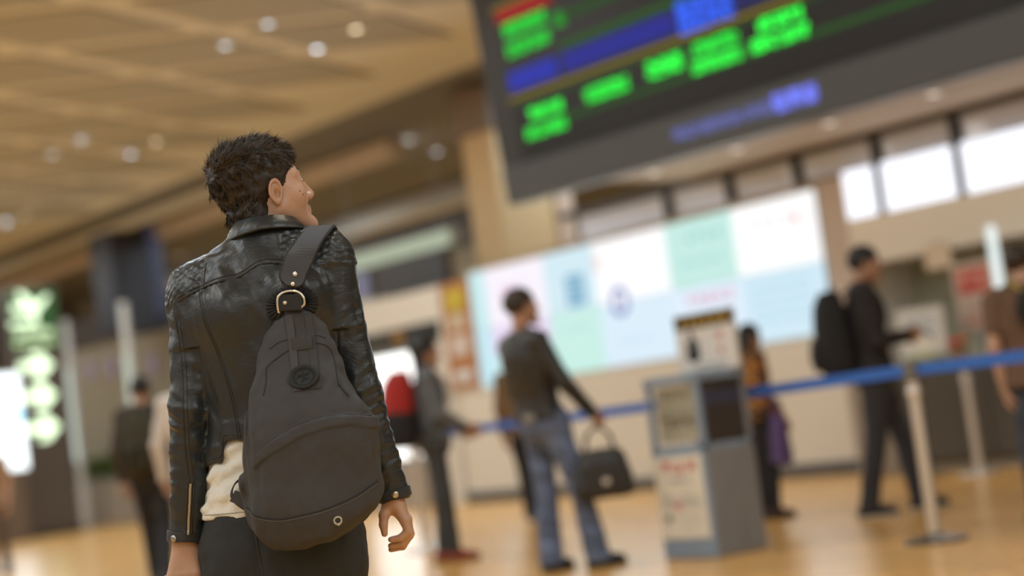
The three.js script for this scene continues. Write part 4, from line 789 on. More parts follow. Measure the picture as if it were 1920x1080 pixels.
// person in brown, seen from behind at the belt, with a case
figure({ label: 'person in brown short sleeved shirt standing behind the blue belt', at: [-5.64, -8.53], turn: R(226), height: 1.6, skin: SKIN[0], hair: brownHair, top: cloth(0.15, 0.085, 0.05), trousers: cloth(0.05, 0.06, 0.08), shoes: blackShoe, sleeve: 'short', hem: 0.84, width: 1.12, headYaw: R(-30),
  pose: { elL: [0.235, 1.1, -0.03], wrL: [0.2, 0.82, 0.0], shL: [0.2, 1.4, -0.01], shR: [-0.19, 1.4, -0.01], elR: [-0.24, 1.12, 0.05] } });
{
  const b = thing('suitcase', 'blue patterned suitcase beside the person in brown', 'suitcase', [-5.33, 0, -8.22], R(140));
  const m = std(0xffffff, 0.6, { map: dataTexture(128, (u, v) => { const a = tileNoise(u, v, 14, 6); return a > 0.2 ? [0.28, 0.46, 0.62] : [0.10, 0.15, 0.24]; }, true, 3) });
  part('shell', rbox(-0.19, 0.19, 0.05, 0.6, -0.12, 0.12, 0.05, 4), m, b);
  for (const [x, z] of [[-0.15, 0.08], [0.15, 0.08], [-0.15, -0.08], [0.15, -0.08]]) part('wheel', new THREE.TorusGeometry(0.02, 0.01, 8, 16).translate(x, 0.03, z), blackShoe, b);
  part('handle', tube([[-0.08, 0.58, 0], [-0.08, 0.69, 0], [0.08, 0.69, 0], [0.08, 0.58, 0]], 0.01, 24, 8), chrome, b);
  const s = thing('shoulder_bag', 'dark sling bag with a yellow strap on the shoulder of the person in brown', 'bag', [-5.50, 1.12, -8.42], R(226));
  part('bag', net(loft([[0, 0, 0, 0.09, 0.04], [0.1, 0, 0, 0.11, 0.05], [0.2, 0, 0, 0.07, 0.03]], 2.6), [-0.2, -0.03, -0.14], [0.2, 0.3, 0.14], 0.01), cloth(0.014, 0.013, 0.013), s); part('strap', tube([[0.05, 0.17, 0], [0.09, 0.23, 0.06], [0.1, 0.26, 0.12], [0.07, 0.18, 0.2]], 0.012, 24, 7), cloth(0.45, 0.33, 0.06), s);
}

// walkers on the far left
figure({ label: 'man in dark jacket walking away towards the sign pillar', at: [-12.90, -6.68], turn: R(232), height: 1.76, skin: SKIN[1], hair: blackHair, top: cloth(0.05, 0.038, 0.026), trousers: cloth(0.018, 0.019, 0.024), shoes: blackShoe, hem: 0.88, headYaw: R(6),
  pose: { kneeL: [0.09, 0.52, 0.2], anL: [0.08, 0.1, 0.22], kneeR: [-0.09, 0.49, -0.02], anR: [-0.1, 0.11, -0.3], elL: [0.23, 1.13, -0.08], wrL: [0.22, 0.88, -0.02], elR: [-0.23, 1.13, 0.04], wrR: [-0.2, 0.9, 0.16] } });
{
  const c = Math.cos(R(232)), q = Math.sin(R(232)), p = (x, y, z) => [-12.90 + x * c + z * q, y, -6.68 - x * q + z * c];
  backpack('dark olive backpack on the man walking towards the sign pillar', p(0, 0.95, -0.13), R(232), 0.3, 0.48, 0.16, [cloth(0.04, 0.036, 0.018), cloth(0.035, 0.03, 0.018), cloth(0.02, 0.02, 0.02)], R(-3));
}
figure({ label: 'person in white shirt mostly hidden behind the arm of the young man in leather', at: [-10.70, -5.91], turn: R(225), height: 1.72, skin: SKIN[0], hair: brownHair, top: cloth(0.62, 0.56, 0.50), trousers: cloth(0.05, 0.05, 0.06), shoes: blackShoe, pose: { elL: [0.25, 1.13, -0.04], wrL: [0.25, 0.88, 0.02], kneeL: [0.1, 0.52, 0.12], anL: [0.1, 0.1, 0.12], anR: [-0.1, 0.1, -0.18] } });
figure({ label: 'person in pale shirt standing in front of the bright display', at: [-19.24, -7.94], turn: R(40), height: 1.6, skin: SKIN[0], hair: brownHair, top: cloth(0.32, 0.20, 0.12), trousers: cloth(0.10, 0.07, 0.05), shoes: blackShoe, sleeve: 'short' });

// ---------------------------------------------------------------- the traveller, seen from behind; local x to the right, z towards the viewer
const ME = [-3.484, 0, -2.179], ME_TURN = R(50);
const me = thing('person', 'young man in black quilted leather jacket looking up at the flight board', 'person', ME, ME_TURN);
{
  const jacketMat = phys(col(0.025, 0.030, 0.032), 0.33, { bumpMap: leatherBump, bumpScale: 0.0008 });
  const seamMat = phys(col(0.024, 0.023, 0.020), 0.45), brass = std(col(0.55, 0.50, 0.40), 0.3, { metalness: 1 });
  // ---- jacket
  const LS = [-0.186, 1.338, -0.01], LE = [-0.224, 1.06, 0.025], LW = [-0.269, 0.75, -0.005], RS = [0.138, 1.378, -0.01], RE = [0.182, 1.05, 0.0], RW = [0.226, 0.79, -0.03];
  const torso = loft([[0.9, -0.04, 0, 0.166, 0.108], [0.95, -0.036, 0, 0.164, 0.108], [1.02, -0.03, 0, 0.162, 0.108], [1.1, -0.026, 0, 0.168, 0.112], [1.2, -0.023, 0.002, 0.18, 0.118], [1.29, -0.023, 0.002, 0.185, 0.118], [1.35, -0.02, -0.002, 0.168, 0.106], [1.40, -0.012, -0.008, 0.128, 0.09], [1.44, -0.005, -0.012, 0.09, 0.075], [1.465, -0.002, -0.014, 0.072, 0.068]], 2.35, false);
  const hem = (x, z) => z < 0 ? 0.925 : 0.922 + 0.052 * smooth(-0.155, -0.135, x) - 0.012 * smooth(-0.12, -0.06, x);
  const yoke = (x) => x < -0.069 ? 1.347 - Math.pow(Math.max(0, -0.069 - x), 1.6) * 0.72 : 1.347 + 0.026 * smooth(-0.069, 0.0, x) - 0.02 * smooth(0.0, 0.13, x);
  const left = [cap(LS, LE, 0.058, 0.047, 0.02), cap(LE, LW, 0.047, 0.0425, 0.02)], right = [cap(RS, RE, 0.058, 0.046, 0.02), cap(RE, RW, 0.046, 0.0385, 0.02)];
  const sh = [cap([-0.05, 1.405, -0.012], LS, 0.055, 0.057, 0.04), cap([0.04, 1.415, -0.012], RS, 0.052, 0.058, 0.04)];
  const blades = [[-0.1, 1.27, 0.075, 0.05], [0.07, 1.29, 0.075, 0.05]];
  function jacketD(x, y, z) {
    let t = torso(x, y, z);
    for (const q of sh) t = smin(t, capD(q, x, y, z), 0.05);
    for (const b of blades) t = smin(t, Math.hypot(x - b[0], y - b[1], z - b[2]) - b[3], 0.06);
    t = smax(t, hem(x, z) - y, 0.008); t = smax(t, y - 1.462, 0.02);
    let aL = smin(capD(left[0], x, y, z), capD(left[1], x, y, z), 0.02), aR = smin(capD(right[0], x, y, z), capD(right[1], x, y, z), 0.02);
    aL = smax(aL, 0.752 - y + (x + 0.27) * -0.18, 0.006); aR = smax(aR, 0.784 - y + (x - 0.226) * 0.1, 0.006);
    let d = smin(t, aL, y > 1.2 ? 0.045 : 0.012); d = smin(d, aR, y > 1.2 ? 0.045 : 0.012);
    if (Math.abs(d) < 0.02) {
      const onArm = aL < t || aR < t;
      if (onArm) {
        const u = (aL < aR ? 1 : -1), el = Math.exp(-Math.pow((y - 1.03) / 0.09, 2)), cu = Math.exp(-Math.pow((y - 0.87) / 0.07, 2)), up = Math.exp(-Math.pow((y - 1.24) / 0.06, 2));
        d -= 0.0042 * (el + 0.6 * cu + 0.5 * up) * noise3(x * 12 + u * 5, y * 34 + x * 14 * u, z * 12) + 0.0022 * noise3(x * 22, y * 15, z * 22 + u);
        if (y < 0.775 && aL < t || y < 0.808 && aR < t) d -= 0.0022;                  // cuff band
        if (aL < t && Math.abs(y - (1.022 - (x + 0.27) * 0.12)) < 0.005) d -= 0.0016;   // elbow seam
      } else {
        d -= 0.0038 * noise3(x * 9, y * 3.2, z * 6) * smooth(1.38, 1.2, y) + 0.002 * noise3(x * 24 + y * 6, y * 10, z * 20) + 0.003 * noise3(x * 7 + y * 9, y * 12 - x * 8, 3) * smooth(1.3, 1.36, y);
        d -= 0.002 * smooth(0.975, 0.965, y - hem(x, z) + 0.925);
      }
      if (z > -0.02 && y > yoke(x)) {
        d -= 0.0022;
        if (x < -0.142 - (1.4 - y) * 0.15 || (x > 0.045 && y > 1.36)) {      // quilted shoulders
          const a = (x * 0.75 + y * 1.05) / 0.021, b = (x * 0.75 - y * 1.05 + z * 0.7) / 0.021, fa = Math.abs(a - Math.round(a)), fb = Math.abs(b - Math.round(b));
          d += 0.0026 * Math.exp(-Math.pow(Math.min(fa, fb) / 0.2, 2));
        }
      }
    }
    return d;
  }
  const jacket = part('jacket', net(jacketD, [-0.345, 0.735, -0.16], [0.3, 1.49, 0.17], 0.0042), jacketMat, me);
  const onBack = (fn, x, y, z0 = 0.4) => { let z = z0; for (let i = 0; i < 120; i++) { const d = fn(x, y, z); if (d < 0.0004) return z; z -= Math.max(d * 0.6, 0.0006); if (z < -0.2) break; } return z; };
  const drape = (fn, pts, n, lift = 0) => { const c = new THREE.CatmullRomCurve3(pts.map((p) => new THREE.Vector3(p[0], p[1], 0))).getPoints(n); return c.map((p) => [p.x, p.y, onBack(fn, p.x, p.y) + lift]); };
  const seam = (name, fn, pts, r, m, parent, n = 40, lift = 0) => part(name, new THREE.TubeGeometry(new THREE.CatmullRomCurve3(drape(fn, pts, n, lift).map((p) => new THREE.Vector3(...p))), n * 2, r, 6), m, parent);
  const yk = []; for (let x = -0.214; x <= 0.115; x += 0.015) yk.push([x, yoke(x)]);
  seam('seam', jacketD, yk, 0.0024, seamMat, jacket, 60); seam('seam', jacketD, yk.map(([x, y]) => [x, y + 0.009]), 0.0012, seamMat, jacket, 60, 0.0004);
  seam('seam', jacketD, [[-0.139, 1.396], [-0.143, 1.372], [-0.148, 1.338]], 0.0018, seamMat, jacket);
  seam('seam', jacketD, [[-0.158, 1.325], [-0.155, 1.288], [-0.149, 1.248], [-0.133, 1.19], [-0.113, 1.089], [-0.106, 1.02], [-0.104, 0.975]], 0.0017, seamMat, jacket, 50);
  seam('seam', jacketD, [[-0.152, 1.325], [-0.149, 1.288], [-0.143, 1.248], [-0.127, 1.19], [-0.107, 1.089], [-0.1, 1.02], [-0.098, 0.975]], 0.0011, seamMat, jacket, 50);
  seam('seam', jacketD, [[-0.228, 1.28], [-0.224, 1.205], [-0.226, 1.1], [-0.232, 1.03], [-0.238, 0.95], [-0.238, 0.886]], 0.0016, seamMat, jacket, 50);
  seam('seam', jacketD, [[-0.218, 1.28], [-0.214, 1.205], [-0.216, 1.1], [-0.222, 1.03], [-0.228, 0.95], [-0.229, 0.886]], 0.0012, seamMat, jacket, 50);
  seam('seam', jacketD, [[-0.174, 0.937], [-0.16, 0.936], [-0.15, 0.944], [-0.138, 0.985], [-0.11, 0.985], [-0.07, 0.98]], 0.0013, seamMat, jacket, 40);
  // sleeve zip, cuffs and snaps
  const zip = part('sleeve_zip', tube(drape(jacketD, [[-0.236, 0.884], [-0.242, 0.85], [-0.252, 0.8], [-0.257, 0.768]], 30, 0.001), 0.0032, 60, 8), brass, jacket); zip.userData.label = 'brass zip';
  for (const s of [-1, 1]) seam('zip_tape', jacketD, [[-0.236 + s * 0.007, 0.886], [-0.242 + s * 0.007, 0.85], [-0.252 + s * 0.007, 0.8], [-0.257 + s * 0.007, 0.768]], 0.003, seamMat, jacket, 24);
  const teeth = []; drape(jacketD, [[-0.236, 0.884], [-0.242, 0.85], [-0.252, 0.8], [-0.257, 0.768]], 40, 0.0042).forEach((p) => teeth.push(box(p[0] - 0.0028, p[0] + 0.0028, p[1] - 0.0009, p[1] + 0.0009, p[2] - 0.001, p[2] + 0.0008))); { const z = part('zip_teeth', merge(teeth), brass, jacket); z.userData.kind = 'stuff'; }
  const cuffL = union([cap([-0.268, 0.776, -0.005], [-0.2715, 0.748, -0.005], 0.0435, 0.0425, 0)]);
  const ringGeo = (c, a, b, h, tilt, t) => { const g = lathe([[1, -h / 2], [1 + t / a, -h / 2 + 0.002], [1 + t / a, h / 2 - 0.002], [1, h / 2]], 48); g.scale(a, 1, b); g.rotateZ(tilt); g.translate(...c); return g; };
  part('cuff', ringGeo([-0.2695, 0.764, -0.005], 0.0455, 0.0455, 0.026, -0.14, 0.0025), jacketMat, jacket); part('cuff', ringGeo([0.2255, 0.797, -0.03], 0.0415, 0.0415, 0.024, 0.12, 0.0025), jacketMat, jacket);
  const snap = (x, y, z, ang) => { const g = lathe([[0, 0.0035], [0.004, 0.0034], [0.0075, 0.002], [0.0085, 0]], 24); g.rotateX(Math.PI / 2); g.rotateY(ang); g.translate(x, y, z); return g; };
  part('snap_button', snap(-0.294, 0.762, 0.036, -0.6), std(col(0.42, 0.42, 0.42), 0.3, { metalness: 0.9 }), jacket); part('snap_button', snap(0.2335, 0.797, 0.0135, 0.2), brass, jacket);
  // collar: stand, fold and fall round the neck
  {
    const N = 60, M = 9, v = [], idx = [];
    for (let i = 0; i <= N; i++) {
      const th = R(-128 + 256 * i / N), c = Math.cos(th), s = Math.sin(th), fr = 0.5 - 0.5 * c, tip = smooth(R(70), R(128), Math.abs(th));
      const low = 1.457 - 0.014 * fr * 1.4 + (s < 0 ? -0.012 * Math.abs(s) : 0.002 * s), top = 1.4915 - 0.016 * fr, out = 0.1 + 0.01 * tip;
      const prof = [[0.060, 1.435], [0.063, 1.455], [0.068, top - 0.006], [0.0715, top], [0.0755, top - 0.001], [0.081, top - 0.010], [0.09, (top + low) / 2], [out, low], [out - 0.006, low - 0.003]];
      prof.forEach(([r, y], k) => { const w = 0.0012 * noise3(th * 3, y * 40, 5); v.push((r + w) * 1.02 * s, y, -0.014 + (r + w) * 0.98 * c); });
    }
    for (let i = 0; i < N; i++) for (let k = 0; k < M - 1; k++) { const a = i * M + k, b = a + 1, e = a + M, f = e + 1; idx.push(a, b, e, b, f, e); }
    const g = new THREE.BufferGeometry(); g.setAttribute('position', new THREE.Float32BufferAttribute(v, 3)); g.setIndex(idx); g.computeVertexNormals();
    const uv = []; for (let i = 0; i < v.length / 3; i++) uv.push(v[3 * i] + v[3 * i + 2], v[3 * i + 1]); g.setAttribute('uv', new THREE.Float32BufferAttribute(uv, 2));
    const m = jacketMat.clone(); m.side = THREE.DoubleSide;
    const cl = part('collar', g, m, jacket);
    const edge = []; for (let i = 0; i <= N; i++) { const o = (i * M + 7) * 3; edge.push([v[o], v[o + 1], v[o + 2]]); }
    part('collar_edge', tube(edge, 0.0022, 120, 6), seamMat, jacket);
  }
  // ---- T-shirt and trousers
  const teeD = (x, y, z) => { let d = loftTee(x, y, z); if (Math.abs(d) < 0.02) d -= 0.007 * noise3(x * 7 + y * 12, y * 18 - x * 11, z * 7) * smooth(0.79, 0.85, y) + 0.0032 * noise3(x * 20 + y * 22, y * 30 - x * 12, z * 12); return smax(d, Math.max(y - 1.05, 0.79 - y - (x + 0.03) * 0.02), 0.004); };
  const loftTee = loft([[0.77, -0.034, 0.0, 0.194, 0.126], [0.82, -0.034, 0.002, 0.19, 0.122], [0.9, -0.034, 0, 0.172, 0.108], [1.0, -0.03, 0, 0.152, 0.1], [1.06, -0.028, 0, 0.15, 0.1]], 2.3, false);
  const teeMat = std(col(0.78, 0.77, 0.69), 0.85, { bumpMap: clothBump, bumpScale: 0.0015 });
  const tee = part('t_shirt', net(teeD, [-0.26, 0.76, -0.16], [0.2, 1.08, 0.16], 0.0055), teeMat, me);
  seam('hem_stitch', teeD, [[-0.21, 0.808], [-0.15, 0.806], [-0.09, 0.805], [-0.03, 0.805]], 0.0012, teeMat, tee, 40);
  const hips = loft([[0.55, -0.045, 0, 0.192, 0.115], [0.64, -0.046, 0.004, 0.19, 0.128], [0.7, -0.046, 0.006, 0.189, 0.132], [0.76, -0.04, 0.003, 0.186, 0.126], [0.86, -0.034, 0, 0.165, 0.108]], 2.5, false);
  const legs = union([cap([-0.138, 0.7, 0], [-0.145, 0.42, 0.0], 0.098, 0.075, 0.02), cap([-0.145, 0.42, 0.0], [-0.148, 0.07, 0.02], 0.075, 0.066, 0.02), cap([0.046, 0.7, 0], [0.05, 0.42, -0.01], 0.098, 0.075, 0.02), cap([0.05, 0.42, -0.01], [0.052, 0.07, 0.01], 0.075, 0.066, 0.02)]);
  const troD = (x, y, z) => { let d = smin(smax(hips(x, y, z), 0.62 - y, 0.03), legs(x, y, z), 0.03); d = smax(d, Math.max(y - 0.85, 0.045 - y), 0.004); const c = x + 0.082; if (Math.abs(d) < 0.02) d += 0.005 * Math.exp(-Math.pow(c / 0.012, 2)) * (z > 0 ? 1 : 0) * smooth(0.8, 0.7, y) - 0.003 * noise3(x * 10, y * 8, z * 10) - 0.0015 * noise3(x * 26 + y * 10, y * 24, z * 22); return d; };
  const troMat = std(col(0.024, 0.028, 0.029), 0.85, { bumpMap: clothBump, bumpScale: 0.001 });
  const tro = part('trousers', net(troD, [-0.28, 0.03, -0.17], [0.2, 0.88, 0.17], 0.0075), troMat, me);
  seam('back_seam', troD, [[-0.088, 0.785], [-0.086, 0.75], [-0.083, 0.70], [-0.079, 0.66], [-0.077, 0.62]], 0.0022, std(col(0.035, 0.038, 0.036), 0.8), tro, 40);
  for (const [x, z] of [[-0.148, 0.02], [0.052, 0.01]]) { const g = shoeGeo([x, 0.085, z], Math.PI, 1, 0.007); const m = part('shoe', g.upper, blackShoe, me); part('sole', g.sole, cloth(0.1, 0.1, 0.1), m); }
  // ---- body: head and neck, both hands
  const hf = headFrame([0.010, 1.553, -0.045], R(115), R(15)), inv = hf.clone().invert(), v = new THREE.Vector3();   // looks to the right and up
  const inHead = (fn) => (x, y, z) => { v.set(x, y, z).applyMatrix4(inv); return fn(v.x, v.y, v.z); };
  const neck = union([cap([0.0, 1.42, -0.015], [0.006, 1.52, -0.045], 0.06, 0.052, 0.03)]), hd = inHead((x, y, z) => smin(headD(x, y, z), earD(x, y, z), 0.003));
  const headG = net((x, y, z) => smin(hd(x, y, z), neck(x, y, z), 0.022), [-0.13, 1.40, -0.18], [0.16, 1.70, 0.09], 0.0025);
  // right hand, hanging relaxed, palm to the thigh
  const rh = [cap([0.2235, 0.81, -0.03], [0.227, 0.775, -0.03], 0.027, 0.025, 0.01)];
  for (const [z, k] of [[-0.062, 0], [-0.043, 1], [-0.024, 2], [-0.006, 3]]) rh.push(cap([0.226, 0.778, -0.03 + (z + 0.034) * 0.6], [0.247, 0.733, z], 0.0165, 0.0125, 0.014));
  [[-0.064, -0.010, 1.0], [-0.044, -0.013, 1.08], [-0.023, -0.004, 1.0], [-0.004, 0.010, 0.85]].forEach(([z, dy, L]) => {
    const a = [0.248, 0.733, z], b = [0.2515, 0.702 + dy * 0.5, z], c = [0.232, 0.684 + dy, z + 0.003], e = [0.232 - 0.026 * L, 0.682 + dy * 1.1, z + 0.005];
    rh.push(cap(a, b, 0.0115, 0.0102, 0.007), cap(b, c, 0.0102, 0.0088, 0.004), cap(c, e, 0.0088, 0.0072, 0.003));
  });
  rh.push(cap([0.214, 0.778, -0.02], [0.2, 0.752, -0.006], 0.016, 0.0125, 0.012), cap([0.2, 0.752, -0.006], [0.196, 0.73, 0.0], 0.0118, 0.0102, 0.006), cap([0.196, 0.73, 0.0], [0.1965, 0.7085, 0.002], 0.0102, 0.0078, 0.004));
  // left hand, closed round the handle of the case
  const lh = [cap([-0.2715, 0.775, -0.005], [-0.274, 0.745, -0.005], 0.029, 0.027, 0.01)];
  [[-0.312, 0], [-0.292, 1], [-0.272, 2], [-0.253, 3]].forEach(([x, k]) => {
    lh.push(cap([-0.274 + (x + 0.282) * 0.5, 0.742, -0.004], [x, 0.675, 0.014], 0.018, 0.0125, 0.014));
    lh.push(cap([x, 0.675, 0.014], [x, 0.641, 0.012], 0.0115, 0.0105, 0.006), cap([x, 0.641, 0.012], [x, 0.634, -0.018], 0.0102, 0.009, 0.004), cap([x, 0.634, -0.018], [x, 0.652, -0.03], 0.009, 0.0075, 0.003));
  });
  lh.push(cap([-0.262, 0.73, -0.014], [-0.25, 0.7, -0.03], 0.015, 0.012, 0.012), cap([-0.25, 0.7, -0.03], [-0.262, 0.672, -0.036], 0.011, 0.0098, 0.005), cap([-0.262, 0.672, -0.036], [-0.284, 0.655, -0.036], 0.0098, 0.0075, 0.004));
  const bR = bounds(rh), bL = bounds(lh), under = [cap([0, 1.42, -0.015], [-0.03, 0.95, 0], 0.04, 0.06, 0.02), cap([0, 1.42, -0.015], LS, 0.035, 0.035, 0.02), cap(LS, LE, 0.034, 0.03, 0.02), cap(LE, LW, 0.03, 0.024, 0.02), cap([0, 1.42, -0.015], RS, 0.035, 0.035, 0.02), cap(RS, RE, 0.034, 0.03, 0.02), cap(RE, RW, 0.03, 0.024, 0.02)], bU = bounds(under);
  const skin = phys(col(0.54, 0.325, 0.215), 0.45, { bumpMap: clothBump, bumpScale: 0.0004 });
  const body = part('body', join([headG, net(union(rh), ...bR, 0.0025), net(union(lh), ...bL, 0.003), net(union(under), ...bU, 0.012)]), skin, me);
  body.userData.label = 'light skin of face and hands';
  const nail = (x, y, z, ry, rz) => { const g = new THREE.SphereGeometry(0.006, 10, 8); g.scale(1, 0.72, 0.3); g.rotateY(ry); g.rotateZ(rz); g.translate(x, y, z); return g; };
  // ---- hair: a close cap of hair and many locks
  const thick = (x, y, z) => 0.006 + 0.016 * smooth(0.02, 0.11, y) + 0.010 * smooth(-0.02, -0.09, z) - 0.004 * smooth(0.0, -0.08, y);
  const hairD = inHead((x, y, z) => { const t = thick(x, y, z); let d = Math.min(ell(x, y - 0.038, z + 0.012, 0.073, 0.083, 0.094), ell(x, y + 0.035, z + 0.045, 0.056, 0.07, 0.055)) - t; d -= 0.005 * noise3(x * 45, y * 30, z * 45) * smooth(0, 0.08, y - z) + 0.0025 * noise3(x * 90, y * 50, z * 90); return smax(d, hairMask(x, y, z), 0.006); });
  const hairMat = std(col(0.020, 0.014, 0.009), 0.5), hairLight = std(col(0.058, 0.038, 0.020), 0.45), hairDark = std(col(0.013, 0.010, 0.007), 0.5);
  const hairG = net(hairD, [-0.17, 1.42, -0.2], [0.14, 1.74, 0.1], 0.004);
  const hair = part('hair', hairG, hairMat, me);
  {
    const p = hairG.attributes.position, n = hairG.attributes.normal, head = new THREE.Vector3(), q = new THREE.Vector3(), nn = new THREE.Vector3(), out = [[], [], []];
    const rot = new THREE.Matrix4().extractRotation(hf);
    for (let s = 0; s < 15000; s++) {
      const i = Math.floor(rnd() * p.count); q.fromBufferAttribute(p, i); nn.fromBufferAttribute(n, i); head.copy(q).applyMatrix4(inv);
      if (hairMask(head.x, head.y, head.z) > -0.004 && rnd() < 0.5) continue;
      const topness = smooth(0.04, 0.11, head.y), front = smooth(0.02, 0.08, head.z);
      // comb: down at the sides and nape, forward and up on top
      const comb = new THREE.Vector3(0.2 * noise3(head.x * 30, head.y * 30, head.z * 30), -1 + 1.15 * topness, 0.15 - 0.5 * smooth(0.0, -0.08, head.z) * (1 - topness) * 0.6 + 0.95 * topness).addScaledVector(new THREE.Vector3(noise3(head.x * 22, head.y * 22, head.z * 22 + 9), noise3(head.x * 22 + 5, head.y * 22, head.z * 22), noise3(head.x * 22, head.y * 22 + 4, head.z * 22)), 0.38).applyMatrix4(rot);
      const L = (0.014 + 0.016 * topness + 0.006 * smooth(-0.02, -0.09, head.z)) * rr(0.7, 1.3), lift = 0.12 + 0.4 * topness * rr(0.3, 1.2) + 0.12 * rnd();
      const dir = comb.addScaledVector(nn, -comb.dot(nn)).normalize().addScaledVector(nn, lift).normalize(), curl = new THREE.Vector3(rr(-1, 1), rr(-1, 0.4), rr(-1, 1)).multiplyScalar(0.35);
      const side = new THREE.Vector3().crossVectors(dir, nn).normalize(), base = q.clone().addScaledVector(nn, -0.003), rad = rr(0.0008, 0.0016), ring = [];
      for (let k = 0; k < 4; k++) {
        const u = k / 3, c = base.clone().addScaledVector(dir, L * u).addScaledVector(curl, L * u * u * 0.6).addScaledVector(nn, -L * 0.25 * u * u), r = rad * (1 - 0.85 * u);
        const up = new THREE.Vector3().crossVectors(side, dir).normalize();
        ring.push([c.clone().addScaledVector(side, r), c.clone().addScaledVector(side, -0.5 * r).addScaledVector(up, 0.86 * r), c.clone().addScaledVector(side, -0.5 * r).addScaledVector(up, -0.86 * r)]);
      }
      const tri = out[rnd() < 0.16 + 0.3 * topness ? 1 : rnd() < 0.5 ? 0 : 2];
      for (let k = 0; k < 3; k++) for (let m = 0; m < 3; m++) { const a = ring[k][m], b = ring[k][(m + 1) % 3], c = ring[k + 1][m], d = ring[k + 1][(m + 1) % 3]; for (const w of [a, b, c, b, d, c]) tri.push(w.x, w.y, w.z); }
    }
    [hairMat, hairLight, hairDark].forEach((m, k) => { const g = new THREE.BufferGeometry(); g.setAttribute('position', new THREE.Float32BufferAttribute(out[k], 3)); g.computeVertexNormals(); const h = part('hair_locks', g, m, hair); h.userData.kind = 'stuff'; });
  }
  for (const s of [-1, 1]) { const g = new THREE.SphereGeometry(0.0125, 18, 12); g.scale(1, 0.5, 1); g.translate(s * 0.031, 0.006, 0.0755); g.applyMatrix4(hf); const e = part('eye', g, phys(col(0.7, 0.68, 0.64), 0.2), me); const i = new THREE.SphereGeometry(0.0062, 14, 10); i.scale(1, 0.85, 0.4); i.translate(s * 0.031, 0.0062, 0.0868); i.applyMatrix4(hf); part('iris', i, phys(col(0.05, 0.035, 0.02), 0.15), e); }
  // two small moles on the cheek, eyebrows
  for (const [x, y] of [[0.0935, 1.547], [0.1, 1.538]]) { const g = new THREE.SphereGeometry(0.0016, 10, 8); g.translate(x, y, onBack(hd, x, y, 0.1)); part('mole', g, std(col(0.10, 0.045, 0.03), 0.6), body); }
  for (const s of [-1, 1]) { const g = tube([[s * 0.012, 0.03, 0.0905], [s * 0.03, 0.036, 0.085], [s * 0.05, 0.03, 0.067]], 0.0032, 20, 6); g.applyMatrix4(hf); part('eyebrow', g, hairDark, me); }

  // ---- the rucksack on the right shoulder
  const bag = thing('backpack', 'charcoal canvas rucksack with round leather badge hanging from the right shoulder of the young man', 'backpack', ME, ME_TURN);
  const canvas = std(col(0.054, 0.053, 0.053), 0.9, { bumpMap: clothBump, bumpScale: 0.0007 }), canvasDark = std(col(0.042, 0.040, 0.037), 0.85, { bumpMap: weaveBump, bumpScale: 0.0009 }), webbing = std(col(0.055, 0.054, 0.054), 0.8, { bumpMap: weaveBump, bumpScale: 0.0012 });
  const LR = [[0.70, -0.05, 0.12], [0.735, -0.066, 0.175], [0.771, -0.08, 0.203], [0.805, -0.088, 0.212], [0.854, -0.089, 0.218], [0.902, -0.083, 0.221], [0.96, -0.071, 0.222], [1.0, -0.063, 0.214], [1.045, -0.055, 0.188], [1.076, -0.051, 0.169], [1.118, -0.04, 0.155], [1.154, -0.024, 0.148], [1.202, -0.003, 0.135], [1.231, 0.013, 0.118], [1.252, 0.032, 0.1]];
  const bb = (y) => 0.03 + 0.058 * smooth(1.26, 0.95, y) - 0.012 * smooth(0.8, 0.7, y);
  const pack = loft(LR.map(([y, l, r]) => [y, (l + r) / 2, 0.112 + bb(y), (r - l) / 2, bb(y)]), 2.7, false);
  const line = (pts) => (x) => { if (x <= pts[0][0]) return pts[0][1]; const n = pts.length - 1; if (x >= pts[n][0]) return pts[n][1]; let k = 0; while (pts[k + 1][0] < x) k++; const t = (x - pts[k][0]) / (pts[k + 1][0] - pts[k][0]), u = t * t * (3 - 2 * t) * 0.3 + t * 0.7; return pts[k][1] + (pts[k + 1][1] - pts[k][1]) * u; };
  const B1 = [[-0.075, 0.922], [-0.048, 0.932], [-0.02, 0.948], [0.009, 0.964], [0.073, 0.988], [0.134, 0.996], [0.182, 0.993], [0.222, 0.985]], B2 = [[-0.07, 0.888], [-0.047, 0.903], [-0.024, 0.918], [0.006, 0.932], [0.069, 0.958], [0.131, 0.97], [0.172, 0.97], [0.222, 0.957]], BS = [[-0.086, 0.818], [-0.053, 0.797], [-0.006, 0.785], [0.046, 0.787], [0.107, 0.795], [0.17, 0.814], [0.216, 0.838]];
  const b1 = line(B1), b2 = line(B2);
  const packD = (x, y, z) => {
    let d = smax(pack(x, y, z), 0.7125 + 1.7 * (x - 0.02) * (x - 0.02) * (x > 0.02 ? 1.1 : 1.6) - y, 0.035);
    d = smax(d, y - 1.255 + 2.5 * (x - 0.066) * (x - 0.066), 0.02);
    if (Math.abs(d) < 0.03 && z > 0.13) {
      const f = smooth(0.13, 0.16, z), y1 = b1(x), y2 = b2(x);
      if (x > -0.06) { const e = smooth(-0.06, -0.045, x); d -= e * f * (0.0075 * smooth(y1 + 0.0025, y1 - 0.0025, y) - 0.0047 * smooth(y2 + 0.0025, y2 - 0.0025, y)); }
      d -= 0.0045 * noise3(x * 10 + 3, y * 5, z * 10) + 0.0018 * noise3(x * 24, y * 18, z * 20) + 0.004 * smooth(0.0, -0.05, x) * noise3(x * 40, y * 6, 2);
      d += 0.003 * Math.exp(-Math.pow((x - 0.075) / 0.008, 2)) * smooth(1.05, 1.12, y) * f;
    }
    return d;
  };
  const sack = part('bag', net(packD, [-0.12, 0.69, 0.08], [0.26, 1.29, 0.33], 0.0038), canvas, bag);
  const dark = std(col(0.022, 0.021, 0.020), 0.8);
